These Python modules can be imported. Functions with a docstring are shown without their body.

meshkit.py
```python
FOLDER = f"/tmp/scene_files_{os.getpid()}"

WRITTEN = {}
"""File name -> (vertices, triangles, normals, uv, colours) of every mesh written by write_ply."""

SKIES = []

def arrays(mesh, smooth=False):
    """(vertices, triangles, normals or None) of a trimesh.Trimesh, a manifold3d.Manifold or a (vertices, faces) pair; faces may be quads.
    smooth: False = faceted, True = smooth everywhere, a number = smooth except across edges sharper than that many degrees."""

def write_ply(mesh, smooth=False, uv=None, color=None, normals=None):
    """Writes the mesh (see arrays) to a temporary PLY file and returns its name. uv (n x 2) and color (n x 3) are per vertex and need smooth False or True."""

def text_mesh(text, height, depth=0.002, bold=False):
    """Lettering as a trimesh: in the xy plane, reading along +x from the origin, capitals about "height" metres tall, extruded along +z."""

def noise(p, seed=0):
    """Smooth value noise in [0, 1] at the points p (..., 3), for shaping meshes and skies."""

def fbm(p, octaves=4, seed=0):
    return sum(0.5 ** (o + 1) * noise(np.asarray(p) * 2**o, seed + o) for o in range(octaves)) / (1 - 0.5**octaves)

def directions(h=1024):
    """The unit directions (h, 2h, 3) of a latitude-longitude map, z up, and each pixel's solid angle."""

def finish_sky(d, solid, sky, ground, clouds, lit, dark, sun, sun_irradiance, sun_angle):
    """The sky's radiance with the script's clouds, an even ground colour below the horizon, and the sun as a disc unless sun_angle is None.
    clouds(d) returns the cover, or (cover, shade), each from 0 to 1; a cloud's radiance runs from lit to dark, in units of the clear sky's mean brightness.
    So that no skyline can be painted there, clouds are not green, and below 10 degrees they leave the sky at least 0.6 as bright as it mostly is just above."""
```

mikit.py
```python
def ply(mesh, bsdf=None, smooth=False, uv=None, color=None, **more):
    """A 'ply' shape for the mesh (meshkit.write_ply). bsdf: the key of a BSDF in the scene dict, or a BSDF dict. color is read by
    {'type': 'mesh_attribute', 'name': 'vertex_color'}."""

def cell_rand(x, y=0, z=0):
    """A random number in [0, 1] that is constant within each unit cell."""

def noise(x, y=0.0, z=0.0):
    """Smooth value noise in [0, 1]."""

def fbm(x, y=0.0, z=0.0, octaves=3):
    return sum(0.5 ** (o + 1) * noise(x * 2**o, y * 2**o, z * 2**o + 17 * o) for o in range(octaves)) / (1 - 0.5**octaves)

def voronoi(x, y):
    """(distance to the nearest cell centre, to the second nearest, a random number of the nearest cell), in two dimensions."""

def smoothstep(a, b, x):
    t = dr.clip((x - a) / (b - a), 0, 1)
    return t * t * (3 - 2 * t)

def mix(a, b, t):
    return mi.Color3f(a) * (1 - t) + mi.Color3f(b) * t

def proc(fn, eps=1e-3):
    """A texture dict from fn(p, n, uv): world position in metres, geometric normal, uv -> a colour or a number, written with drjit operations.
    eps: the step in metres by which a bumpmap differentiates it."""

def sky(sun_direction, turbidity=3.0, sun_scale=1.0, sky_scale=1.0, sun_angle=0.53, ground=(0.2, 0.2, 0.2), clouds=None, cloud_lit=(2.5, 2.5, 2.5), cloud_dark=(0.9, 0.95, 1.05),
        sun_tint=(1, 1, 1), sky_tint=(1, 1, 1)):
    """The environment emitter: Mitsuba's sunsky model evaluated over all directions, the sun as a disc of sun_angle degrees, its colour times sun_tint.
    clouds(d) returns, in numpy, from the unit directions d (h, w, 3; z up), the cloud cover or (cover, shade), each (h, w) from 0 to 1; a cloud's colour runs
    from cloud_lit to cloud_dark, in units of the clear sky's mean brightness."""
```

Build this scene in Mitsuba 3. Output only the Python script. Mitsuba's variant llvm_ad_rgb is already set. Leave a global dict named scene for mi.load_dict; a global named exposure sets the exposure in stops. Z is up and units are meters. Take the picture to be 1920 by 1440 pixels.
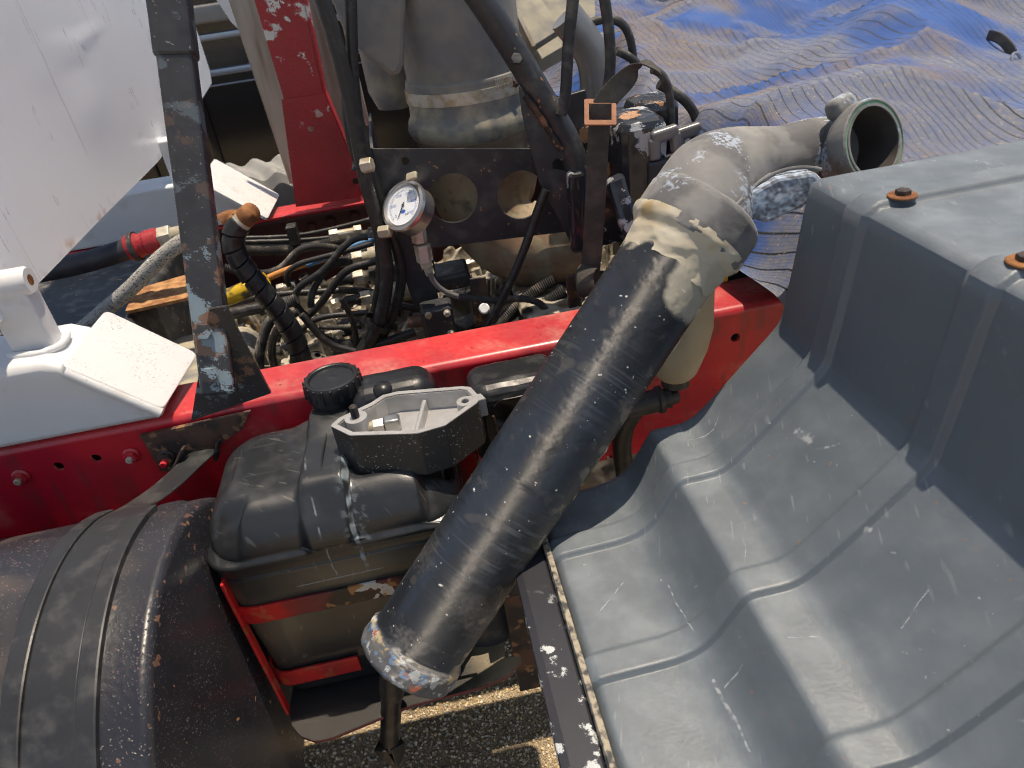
import math, random
import numpy as np, trimesh, manifold3d as m3, drjit as dr, mitsuba as mi, mikit, meshkit
from scipy.interpolate import splprep, splev
from shapely.geometry import Polygon, Point
from shapely import affinity, union_all

# ---------------------------------------------------------------- camera, sky, exposure
T = mi.ScalarTransform4f
EYE = np.array([0, 0, 1.60])
RIGHT, DOWN, FWD = (np.array(a) for a in ([0.97814, -0.16849, -0.12186], [-0.19247, -0.51172, -0.83732], [0.07872, 0.84247, -0.53296]))
exposure = 1.8
scene, labels = {}, {}
scene['camera'] = {'type': 'thinlens', 'fov': 70.83, 'fov_axis': 'x', 'aperture_radius': 0.0016, 'focus_distance': 1.15,
                   'near_clip': 0.02, 'far_clip': 500.0,
                   'to_world': T().look_at(origin=EYE.tolist(), target=(EYE + FWD).tolist(), up=(-DOWN).tolist())}


def cloud_cover(d):
    n = meshkit.fbm(d * np.array([2.5, 2.5, 5.0]) + 3.1, 5)
    return np.clip((n - 0.46) * 5, 0, 1) * 0.85, np.clip((n - 0.52) * 3, 0, 1)


scene['sky'] = mikit.sky((0.165, 0.07, 0.98), turbidity=3, clouds=cloud_cover, ground=(0.22, 0.2, 0.17))

# ---------------------------------------------------------------- helpers
rng = np.random.default_rng(5)
PI = math.pi


def V(*a):
    return np.array(a, float)


def numbered(k):
    if k not in scene and k not in labels and not any(q.startswith(k + '__') for q in scene):
        return k
    i = 1
    while True:
        q = f'{k}_{i:03d}'
        if q not in scene and q not in labels and not any(s.startswith(q + '__') for s in scene):
            return q
        i += 1


def thing(name, label, cat, group=None):
    k = numbered(name)
    labels[k] = {'label': label, 'category': cat}
    if group:
        labels[k]['group'] = group
    return k


def add(name, mesh, mat, parent=None, label=None, cat=None, group=None, kind=None, smooth=35, uv=None, color=None):
    k = numbered(f'{parent}__{name}' if parent else name)
    scene[k] = mikit.ply(mesh, mat, smooth=smooth, uv=uv, color=color)
    d = {a: b for a, b in (('label', label), ('category', cat), ('group', group), ('kind', kind)) if b}
    if d:
        labels[k] = d
    return k


def cat_(ms):
    return trimesh.util.concatenate([tm(m) for m in ms])


def tm(m):
    if isinstance(m, m3.Manifold):
        q = m.to_mesh()
        return trimesh.Trimesh(q.vert_properties[:, :3], q.tri_verts, process=False)
    if isinstance(m, tuple):
        return trimesh.Trimesh(*m, process=False)
    return m


def unit(a):
    a = np.asarray(a, float)
    return a / np.linalg.norm(a)


def basis(z, x=None):
    z = unit(z)
    x = np.asarray(x if x is not None else ([0, 0, 1] if abs(z[2]) < 0.9 else [1, 0, 0]), float)
    x = unit(x - z * (x @ z))
    return np.stack([x, np.cross(z, x), z], 1)


def put(mesh, o, ex=None, ez=None, R=None):
    """mesh with its local z along ez and x near ex, moved to o"""
    m = tm(mesh).copy()
    R = basis(ez, ex) if R is None else R
    m.vertices = m.vertices @ R.T + np.asarray(o)
    return m


def spline(pts, step=0.008):
    p = np.asarray(pts, float)
    tck, u = splprep(p.T, s=0, k=min(3, len(p) - 1))
    fine = np.array(splev(np.linspace(0, 1, 400), tck)).T
    L = np.concatenate([[0], np.cumsum(np.linalg.norm(np.diff(fine, axis=0), axis=1))])
    n = max(3, int(L[-1] / step) + 1)
    s = np.linspace(0, L[-1], n)
    return np.stack([np.interp(s, L, fine[:, i]) for i in range(3)], 1), s


def sweep(c, s, rad, n=14, cap=True, flat=None, x0=None, xs=None):
    """tube round the points c; rad(s, angle) or a number; flat=(half width, half thickness) for a strap"""
    t = np.gradient(c, axis=0)
    t /= np.linalg.norm(t, axis=1, keepdims=True)
    x = basis(t[0], x0)[:, 0]
    ang = np.arange(n) * 2 * PI / n
    rows = []
    for i in range(len(c)):
        x = x if xs is None else xs(i / (len(c) - 1))
        x = unit(x - t[i] * (x @ t[i]))
        y = np.cross(t[i], x)
        if flat:
            ca, sa = np.cos(ang), np.sin(ang)
            a = np.sign(ca) * np.abs(ca) ** 0.3 * flat[0]
            b = np.sign(sa) * np.abs(sa) ** 0.3 * flat[1]
            rows.append(c[i] + a[:, None] * x + b[:, None] * y)
        else:
            r = rad(s[i], ang) if callable(rad) else np.full(n, rad)
            rows.append(c[i] + (r * np.cos(ang))[:, None] * x + (r * np.sin(ang))[:, None] * y)
    v = np.concatenate(rows)
    i, j = np.meshgrid(np.arange(len(c) - 1), np.arange(n), indexing='ij')
    a, b = (i * n + j).ravel(), (i * n + (j + 1) % n).ravel()
    f = np.concatenate([np.stack([a, b, b + n], 1), np.stack([a, b + n, a + n], 1)])
    if cap:
        m = len(v)
        v = np.vstack([v, c[0], c[-1]])
        j = np.arange(n)
        e = (len(c) - 1) * n
        f = np.vstack([f, np.stack([np.full(n, m), (j + 1) % n, j], 1), np.stack([np.full(n, m + 1), e + j, e + (j + 1) % n], 1)])
    return trimesh.Trimesh(v, f, process=False)


def tube(pts, r, n=14, step=0.008, **k):
    c, s = spline(pts, step)
    return sweep(c, s, r, n, **k)


def corrugated(pts, r, pitch=0.0045, depth=0.12, n=12):
    c, s = spline(pts, pitch / 4)
    return sweep(c, s, lambda a, g: np.full(len(g), r * (1 + depth * math.cos(2 * PI * a / pitch))), n)


def lathe(profile, n=40):
    """closed of revolution round z from [(r, z), ...]"""
    return trimesh.creation.revolve(np.array(profile, float), sections=n)


def prism(poly, h, c=0.0):
    """polygon in xy extruded by h along z, with a chamfer c on the top edge"""
    p = poly if isinstance(poly, Polygon) else Polygon(poly)
    if c <= 0:
        return trimesh.creation.extrude_polygon(p, h, engine='earcut')
    def cs(q):
        return m3.CrossSection([np.array(q.exterior.coords)[:-1]] + [np.array(r.coords)[:-1] for r in q.interiors], m3.FillRule.EvenOdd)
    if p.convex_hull.area - p.area < 1e-4 * p.area and not p.interiors:
        rings = []
        for (o, dz) in ((0, c), (0.3 * c, 0.3 * c), (c, 0)):
            e = np.array(p.buffer(-o, join_style=2).exterior.coords)[:-1] if o else np.array(p.exterior.coords)[:-1]
            rings += [np.column_stack([e, np.full(len(e), z)]) for z in (dz, h - dz)]
        return tm(m3.Manifold.hull_points(np.vstack(rings)))
    a = m3.Manifold.extrude(cs(p), h - 2 * c).translate([0, 0, c])
    b = m3.Manifold.extrude(cs(p.buffer(-c, join_style=2)), h)
    mid = m3.Manifold.extrude(cs(p.buffer(-c * 0.3, join_style=2)), h - 0.6 * c).translate([0, 0, 0.3 * c])
    return tm(a + b + mid)


def rounded(poly, r):
    p = Polygon(poly)
    return p.buffer(-r).buffer(2 * r).buffer(-r) if r else p


def rbox(a, b, r=0.004, seg=8):
    """box between corners with rounded edges"""
    lo, hi = np.minimum(a, b), np.maximum(a, b)
    r = min(r, 0.49 * (hi - lo).min())
    s = m3.Manifold.sphere(r, seg)
    return tm(m3.Manifold.batch_hull([s.translate([float(x), float(y), float(z)]) for x in (lo[0] + r, hi[0] - r) for y in (lo[1] + r, hi[1] - r) for z in (lo[2] + r, hi[2] - r)]))


def bar(a, b, w, t, up=(0, 0, 1), r=0.003):
    """rounded bar from a to b, w wide along up x axis, t thick"""
    a, b = np.asarray(a, float), np.asarray(b, float)
    m = rbox((-w / 2, -t / 2, 0), (w / 2, t / 2, np.linalg.norm(b - a)), r)
    return put(m, a, ex=up, ez=b - a)


def rough(mesh, amp, scale, seed=0, octaves=3):
    m = tm(mesh).copy()
    n = np.array(m.vertex_normals)
    m.vertices = m.vertices + n * ((meshkit.fbm(m.vertices * scale, octaves, seed) - 0.5) * 2 * amp)[:, None]
    return m


def fine(mesh, edge):
    m = tm(mesh)
    v, f = trimesh.remesh.subdivide_to_size(m.vertices, m.faces, edge, max_iter=12)
    return trimesh.Trimesh(v, f)


def hexbolt(o, axis, af=0.019, h=0.009, flange=0.028, stud=0.006, parent=None, mat='red_paint', name='bolt', tip=None):
    hexa = [(af / 2 / math.cos(PI / 6) * math.cos(a), af / 2 / math.cos(PI / 6) * math.sin(a)) for a in np.arange(6) * PI / 3 + 0.3]
    parts = [prism(Polygon(hexa), h, 0.0012).apply_translation([0, 0, 0.003])]
    if flange:
        parts.append(lathe([(0, 0), (flange / 2, 0), (flange / 2, 0.002), (flange / 2 - 0.003, 0.0042), (0, 0.0042)], 24))
    b = add(name, put(cat_(parts), o, ez=axis), mat, parent)
    if stud and parent and parent.count('__') < 1:
        st = lathe([(0, 0), (af * 0.3, 0), (af * 0.3, stud - 0.001), (af * 0.24, stud), (0, stud)], 14).apply_translation([0, 0, h + 0.003])
        add('stud', put(st, o, ez=axis), tip or mat, b)
    return b


# ---------------------------------------------------------------- materials
noise, sm, mix = mikit.noise, mikit.smoothstep, mikit.mix


def turned(p, s, o):
    # turned axes, so that the lattice of the value noise never lies along the parts
    return (0.36 * p.x + 0.48 * p.y - 0.80 * p.z) * s + o, (-0.80 * p.x + 0.60 * p.y) * s + 1.7 * o, (0.48 * p.x + 0.64 * p.y + 0.60 * p.z) * s - o


def nz(p, s, o=0.0):
    return noise(*turned(p, s, o))


def fb(p, s, o=0.0, k=3):
    return mikit.fbm(*turned(p, s, o), octaves=k)


def patch(p, s, t, w=0.03, o=0.0):
    """ragged patches with finely broken edges"""
    return sm(t, t + w, fb(p, s, o, 5) + 0.10 * (nz(p, s * 24.0, o) - 0.5))


def specks(p, s, t, o=0.0, w=0.05):
    """irregular specks: the product of two noises above t"""
    return sm(t, t + w, nz(p, s, o) * (0.45 + 0.55 * nz(p, s * 2.3, o + 5.0)) + 0.12 * (nz(p, s * 5.0, o) - 0.5))


def material(name, fn, rough_=0.5, metallic=0.0, spec=0.5, bump=None, two=True, eps=0.0006, **k):
    b = {'type': 'principled', 'base_color': mikit.proc(fn) if callable(fn) else {'type': 'rgb', 'value': list(fn)},
         'roughness': mikit.proc(rough_) if callable(rough_) else rough_, 'metallic': mikit.proc(metallic) if callable(metallic) else metallic, 'specular': spec, **k}
    if bump:
        b = {'type': 'bumpmap', 'bsdf': b, 'height': mikit.proc(bump, eps=eps), 'scale': 1.0}
    scene[name] = {'type': 'twosided', 'bsdf': b} if two else b


def up(n):
    return dr.clip(n.z, 0, 1)


def c_red(p, n, uv):
    f = fb(p, 9.0)
    g = nz(p, 160.0)
    c = mix((0.50, 0.008, 0.020), (0.36, 0.005, 0.02), sm(0.35, 0.7, f))
    dust = up(n) * 0.14 + sm(0.50, 0.8, fb(p, 18.0, 3.0, 5)) * 0.3
    c = mix(c, (0.5, 0.36, 0.28), dust * (0.4 + 0.6 * g))
    c = mix(c, (0.06, 0.03, 0.025), sm(0.62, 0.8, noise(p.x * 60.0, p.z * 6.0, 3.0) * 0.6 + 0.5 * fb(p, 30.0, 2.0)) * (1 - up(n)) * 0.35)
    return mix(c, (0.03, 0.012, 0.01), specks(p, 120.0, 0.74, 5.0) * 0.6)


material('red_paint', c_red, 0.34, clearcoat=0.5, clearcoat_gloss=0.75)


def c_redpost(p, n, uv):
    f = fb(p, 7.0, 2.0)
    c = mix((0.36, 0.008, 0.018), (0.25, 0.006, 0.016), sm(0.3, 0.7, f))
    c = mix(c, (0.30, 0.12, 0.10), 0.25 * nz(p, 240.0))
    chip = patch(p, 22.0, 0.66, 0.012, 9.0) * sm(1.2, 1.3, p.z)
    return mix(c, (0.62, 0.62, 0.58), chip)


material('red_chipped_paint', c_redpost, 0.42)


def c_shaded_red(p, n, uv):
    return mix((0.085, 0.010, 0.018), (0.035, 0.02, 0.018), fb(p, 20.0, 0.0, 5))  # rail red darkened: shade below the flange and dirt, both in the colour


material('shaded_dirty_red_paint', c_shaded_red, 0.5)


def c_blackchip(p, n, uv):
    low = sm(1.34, 1.20, p.z) * sm(1.02, 1.06, p.z)
    c = mix((0.016, 0.017, 0.021), (0.042, 0.040, 0.042), fb(p, 40.0, 2.0, 4))
    c = mix(c, (0.24, 0.13, 0.075), patch(p, 30.0, 0.60, 0.06, 7.0) * (0.2 + 0.4 * low))
    c = mix(c, (0.17, 0.225, 0.265), patch(p, 24.0, 0.615 - 0.075 * low, 0.012, 1.0) * (0.3 + 0.7 * low))
    return mix(c, (0.42, 0.40, 0.36), specks(p, 240.0, 0.70, 4.0) * 0.4)


material('chipped_black_paint', c_blackchip, 0.36)


def c_rustbrown(p, n, uv):
    f = fb(p, 26.0, 3.0)
    c = mix((0.026, 0.020, 0.018), (0.085, 0.045, 0.028), sm(0.4, 0.65, f))
    return mix(c, (0.28, 0.14, 0.07), sm(0.62, 0.72, fb(p, 60.0)) * 0.7)


material('rusty_dark_steel', c_rustbrown, 0.6)


def c_orangerust(p, n, uv):
    f = fb(p, 40.0, 0.0, 5)
    return mix((0.10, 0.035, 0.012), (0.34, 0.15, 0.045), sm(0.3, 0.7, f) * 0.8 + 0.2 * nz(p, 400.0))


material('orange_rust', c_orangerust, 0.8)
material('rusted_plate', lambda p, n, uv: mix((0.20, 0.085, 0.03), (0.44, 0.24, 0.10), sm(0.3, 0.7, fb(p, 60.0, 0.0, 5)) * 0.8 + 0.2 * nz(p, 500.0)), 0.8)


def c_white(p, n, uv):
    c = mix((0.66, 0.67, 0.68), (0.58, 0.585, 0.58), fb(p, 8.0, 0.0, 4))
    speck = specks(p, 400.0, 0.56, 1.0, 0.08) * up(n) * sm(0.3, 0.6, nz(p, 30.0)) * sm(-0.60, -0.55, p.x)
    c = mix(c, (0.22, 0.20, 0.18), speck * 0.8)
    st = sm(0.64, 0.8, fb(p, 22.0, 8.0, 4))
    return mix(c, (0.46, 0.42, 0.35), st * 0.35)


material('white_paint', c_white, 0.42)


def c_panel(p, n, uv):
    # white sheet with run-off streaks along z and rust creeping from the lower edge
    c = mix((0.79, 0.815, 0.85), (0.75, 0.77, 0.80), fb(p, 3.0))
    s = noise(p.y * 70.0 + 2.5 * p.z, p.z * 1.6, 3.0) * noise(p.y * 8.0, p.z * 5.0, 9.0)
    lean = p.y + 0.10 * p.z
    s = noise(lean * 210.0, p.z * 5.0, 3.0) * noise(lean * 20.0, p.z * 6.0, 9.0)
    c = mix(c, (0.44, 0.40, 0.32), sm(0.64, 0.78, s) * 0.28)
    c = mix(c, (0.22, 0.19, 0.15), sm(0.80, 0.84, noise(lean * 260.0, p.z * 32.0, 1.0) * sm(0.5, 0.75, nz(p, 14.0, 2.0))) * 0.35)
    e = sm(1.23, 1.2, p.z + 0.02 * nz(p, 30.0)) * sm(0.5, 0.72, fb(p, 22.0, 6.0))
    return mix(c, (0.36, 0.18, 0.06), e * 0.8)


material('white_sheet', c_panel, 0.32, clearcoat=0.3)


def c_plastic(p, n, uv):
    c = mix((0.011, 0.013, 0.016), (0.022, 0.024, 0.027), fb(p, 12.0, 0.0, 4))
    side = 1 - dr.clip(dr.abs(n.z) * 1.6, 0, 1)
    c = mix(c, (0.115, 0.10, 0.075), side * sm(0.3, 0.65, fb(p, 6.0, 3.0)) * sm(0.90, 0.84, p.z))
    d = sm(0.44, 0.78, fb(p, 34.0, 5.0, 5)) * up(n)
    c = mix(c, (0.16, 0.16, 0.15), d * 0.13)
    scr = sm(0.86, 0.92, noise(p.x * 160.0 + p.y * 240.0, p.y * 20.0 - p.x * 26.0, p.z * 30.0))
    c = mix(c, (0.3, 0.3, 0.28), scr * 0.14)
    # pale dried drips down the front
    w1 = 0.0026 + 0.0022 * nz(p, 90.0)
    dx = dr.abs(p.x + 0.176 + 0.004 * (noise(p.z * 60.0, p.y * 60.0) - 0.5))
    run = sm(w1, w1 * 0.55, dx) * sm(0.832, 0.836, p.z) * sm(0.90, 0.87, p.y)
    dx2 = dr.abs(p.x + 0.222 - 0.12 * (0.79 - p.y) + 0.003 * (noise(p.z * 70.0, 3.0) - 0.5))
    run2 = sm(0.0016, 0.0009, dx2) * sm(0.826, 0.83, p.z) * sm(0.96, 0.95, p.y) * sm(0.35, 0.5, nz(p, 55.0))
    hz = sm(0.0016, 0.0009, dr.abs(p.z - 0.832 - 0.01 * (p.x + 0.2))) * sm(0.81, 0.80, p.y) * sm(-0.285, -0.275, p.x) * sm(-0.15, -0.16, p.x)
    splat = sm(0.50, 0.64, fb(p, 110.0, 8.0)) * sm(0.022, 0.008, dr.abs(p.x + 0.172)) * sm(0.87, 0.90, p.z) * sm(0.88, 0.86, p.y)
    return mix(c, (0.42, 0.50, 0.56), dr.clip((run * 0.45 + run2 * 0.3) * sm(0.2, 0.7, nz(p, 90.0)) + hz * 0.3 + splat * 0.13, 0, 0.7))


def b_plastic(p, n, uv):
    # moulded label outline and light grain
    qx, qy = dr.abs(p.x + 0.315) - 0.030, dr.abs(p.y - 0.925) - 0.036
    d = dr.abs(dr.maximum(qx, qy))
    return 0.0014 * sm(0.0030, 0.0008, d) * sm(0.9, 0.93, p.z) + 0.00012 * nz(p, 700.0)


material('black_plastic', c_plastic, lambda p, n, uv: 0.24 + 0.16 * fb(p, 18.0, 4.0), bump=b_plastic)
material('plain_black_plastic', lambda p, n, uv: mix((0.010, 0.011, 0.013), (0.035, 0.035, 0.035), sm(0.5, 0.8, fb(p, 45.0)) * 0.7), 0.38)


def c_rubber(p, n, uv):
    return mix((0.017, 0.017, 0.018), (0.14, 0.13, 0.105), sm(0.48, 0.9, fb(p, 70.0, 2.0, 4)) * (0.2 + 0.5 * up(n)))


material('black_rubber', c_rubber, 0.45)


def c_conduit(p, n, uv):
    return mix((0.03, 0.03, 0.031), (0.20, 0.18, 0.145), sm(0.45, 0.8, fb(p, 50.0, 2.0)) * (0.35 + 0.65 * up(n)))


material('dusty_conduit', c_conduit, 0.6)


def c_greyhose(p, n, uv):
    c = mix((0.42, 0.41, 0.37), (0.24, 0.235, 0.22), fb(p, 30.0, 0.0, 4))
    return mix(c, (0.03, 0.03, 0.03), sm(0.56, 0.70, nz(p, 420.0)) * 0.8)


material('grey_woven_hose', c_greyhose, 0.55)


def c_printhose(p, n, uv):
    c = mix((0.018, 0.017, 0.02), (0.05, 0.045, 0.05), fb(p, 40.0))
    pr = sm(0.45, 0.55, noise(p.x * 420.0, p.y * 420.0, p.z * 160.0)) * sm(0.010, 0.006, dr.abs(p.z - (1.012 + 0.0 * p.x)))
    return mix(c, (0.30, 0.03, 0.05), pr * 0.6 * sm(0.45, 0.6, nz(p, 60.0)))


material('printed_hose', c_printhose, 0.5)


MARKS = [(V(0.3862, 0.6322, 1.0100), V(0.3915, 0.6114, 1.0100), 0.006), (V(0.3910, 0.5925, 1.0300), V(0.4054, 0.5778, 1.0300), 0.0015), (V(0.2065, 0.4415, 0.9500), V(0.2080, 0.3947, 0.9300), 0.0022), (V(0.2131, 0.4281, 0.9500), V(0.2318, 0.4321, 0.9500), 0.0012), (V(0.2080, 0.3947, 0.9300), V(0.2093, 0.3613, 0.9200), 0.0014),
         (V(0.2980, 0.7497, 1.0000), V(0.3305, 0.7394, 1.0300), 0.0009), (V(0.3305, 0.7394, 1.0300), V(0.3472, 0.7599, 1.0600), 0.0008), (V(0.2060, 0.5771, 0.9300), V(0.2070, 0.4996, 0.9400), 0.0010), (V(0.2734, 0.4224, 0.9900), V(0.2988, 0.4156, 1.0000), 0.0007), (V(0.3768, 0.4765, 1.0600), V(0.3789, 0.4735, 1.0600), 0.0028), (V(0.2887, 0.5493, 0.9900), V(0.2745, 0.5241, 0.9900), 0.0008), (V(0.1147, 0.5671, 0.9000), V(0.1596, 0.6056, 0.9000), 0.0007), (V(0.3556, 0.3785, 1.0200), V(0.3828, 0.3886, 1.0500), 0.0007)]


def mark(p, a, b, w):
    """distance field of one scratch, seen from above"""
    ex, ey = float(b[0] - a[0]), float(b[1] - a[1])
    L2 = ex * ex + ey * ey + 1e-9
    t = dr.clip(((p.x - a[0]) * ex + (p.y - a[1]) * ey) / L2, 0, 1)
    d = dr.sqrt(dr.square(p.x - a[0] - t * ex) + dr.square(p.y - a[1] - t * ey))
    return sm(w, w * 0.4, d)


def c_cover(p, n, uv):
    c = mix((0.080, 0.099, 0.117), (0.100, 0.121, 0.140), fb(p, 5.0, 1.0))
    c = mix(c, (0.205, 0.235, 0.26), sm(0.25, 0.95, fb(p, 26.0, 4.0, 5)) * (0.05 + 0.6 * up(n) * up(n)))  # upward faces painted paler, sets lit treads off from shaded risers
    c = mix(c, (0.085, 0.10, 0.115), sm(0.50, 0.75, fb(p, 30.0, 14.0, 5)) * 0.35)
    s1 = sm(0.93, 0.97, noise(p.x * 90.0 + p.y * 200.0, p.y * 24.0 - p.x * 150.0, p.z * 45.0)) * sm(0.5, 0.7, nz(p, 7.0, 3.0))
    sp = specks(p, 170.0, 0.765, 2.0) * sm(0.45, 0.7, nz(p, 9.0, 4.0))
    m = s1 * 0.2 + sp * 0.5 + 0.16 * sm(0.80, 0.95, noise(p.x * 260.0 - p.y * 90.0, p.y * 30.0 + p.x * 40.0, p.z * 60.0)) * sm(0.4, 0.7, nz(p, 6.0, 12.0))
    wob = mi.Point3f(p.x + 0.004 * (nz(p, 60.0) - 0.5), p.y + 0.004 * (nz(p, 60.0, 7.0) - 0.5), p.z)
    for (a, b, w) in MARKS:
        m = dr.maximum(m, mark(wob, a, b, w) * (0.05 + 0.42 * sm(0.35, 0.7, nz(p, 200.0))))
    c = mix(c, (0.46, 0.48, 0.49), dr.clip(m, 0, 0.75))
    return mix(c, (0.20, 0.12, 0.07), specks(p, 130.0, 0.76, 9.0) * 0.6)


material('grey_cover_plastic', c_cover, lambda p, n, uv: 0.44 + 0.14 * fb(p, 20.0), spec=0.8, bump=lambda p, n, uv: 0.00022 * nz(p, 350.0) + 0.0003 * nz(p, 14.0))

A0, A1 = V(-0.1402, 0.6590, 0.7729), V(0.3270, 0.8591, 1.2144)
AX = unit(A1 - A0)
AL = float(np.linalg.norm(A1 - A0))
AB = basis(AX, V(0, -1, 0.3))


def pipe_uv(p):
    q = [(p.x - A0[0]), (p.y - A0[1]), (p.z - A0[2])]
    s = q[0] * AX[0] + q[1] * AX[1] + q[2] * AX[2]
    a = q[0] * AB[0, 0] + q[1] * AB[1, 0] + q[2] * AB[2, 0]
    b = q[0] * AB[0, 1] + q[1] * AB[1, 1] + q[2] * AB[2, 1]
    return s, a, b


def c_pipe(p, n, uv):
    q_, a, b = pipe_uv(p)
    ph = dr.atan2(b, a)
    c = mix((0.008, 0.010, 0.013), (0.022, 0.026, 0.032), fb(p, 16.0, 2.0, 5))
    c = mix(c, (0.022, 0.036, 0.064), sm(0.5, 0.85, noise(q_ * 9.0, ph * 3.0, 2.0)) * 0.3)
    # fine rings rubbed round the pipe
    hz = sm(0.5, 0.9, noise(q_ * 420.0, ph * 2.0, 5.0) * 0.6 + 0.4 * noise(q_ * 90.0, ph * 1.5, 8.0)) * sm(0.35, 0.7, fb(p, 9.0, 6.0))
    c = mix(c, (0.26, 0.29, 0.33), hz * 0.14)
    low = sm(0.40, 1.0, b / 0.0655 + 0.7 * (fb(p, 16.0, 4.0) - 0.45)) * sm(1.0, 0.3, q_ / AL)
    mud = patch(p, 42.0, 0.62 - 0.15 * low, 0.10, 9.0) * (0.12 + 0.88 * low) + 0.18 * low
    c = mix(c, (0.30, 0.265, 0.20), dr.clip(mud * (0.5 + 0.5 * fb(p, 120.0)), 0, 0.8))
    gr = patch(p, 11.0, 0.56, 0.16, 21.0) * sm(0.35, 0.05, q_ / AL)
    c = mix(c, (0.22, 0.21, 0.185), gr * 0.42)
    # filler smeared under the elbow, most of it to one side
    d = dr.sqrt(dr.square((b - 0.022) / 0.040) + dr.square((q_ - AL + 0.015) / 0.070))
    pu = sm(1.14, 0.86, d + 0.9 * (fb(p, 26.0, 3.0, 5) - 0.5))
    d2 = sm(0.016, 0.006, AL - q_ - 0.020 + 0.05 * (fb(p, 30.0, 13.0, 4) - 0.5))
    c = mix(c, (0.40, 0.375, 0.30), dr.maximum(pu, d2) * (0.75 + 0.25 * fb(p, 60.0)))
    c = mix(c, (0.62, 0.60, 0.55), specks(p, 150.0, 0.76, 7.0, 0.03) * 0.8)
    # splashed paint on the lower collar
    k = sm(0.040, 0.034, q_ + 0.012 * (fb(p, 40.0, 2.0) - 0.5))
    cc = mix((0.028, 0.031, 0.036), (0.15, 0.155, 0.16), fb(p, 50.0, 1.0, 5))
    cc = mix(cc, (0.36, 0.29, 0.17), patch(p, 46.0, 0.50, 0.03, 12.0) * sm(0.020, 0.030, q_) * 0.9)
    cc = mix(cc, (0.10, 0.20, 0.36), patch(p, 70.0, 0.62, 0.03, 3.0) * 0.7)
    cc = mix(cc, (0.42, 0.46, 0.48), patch(p, 60.0, 0.605, 0.03, 8.0) * 0.75)
    cc = mix(cc, (0.32, 0.09, 0.04), patch(p, 60.0, 0.66, 0.02, 15.0))
    return mix(c, cc, k)


material('scuffed_pipe_paint', c_pipe, 0.56, spec=1.0, bump=lambda p, n, uv: 0.0016 * fb(p, 70.0, 9.0) * sm(0.45, 0.65, fb(p, 30.0, 9.0, 4)), anisotropic=0.96)
material('pipe_rim_paint', c_pipe, 0.45)


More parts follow.
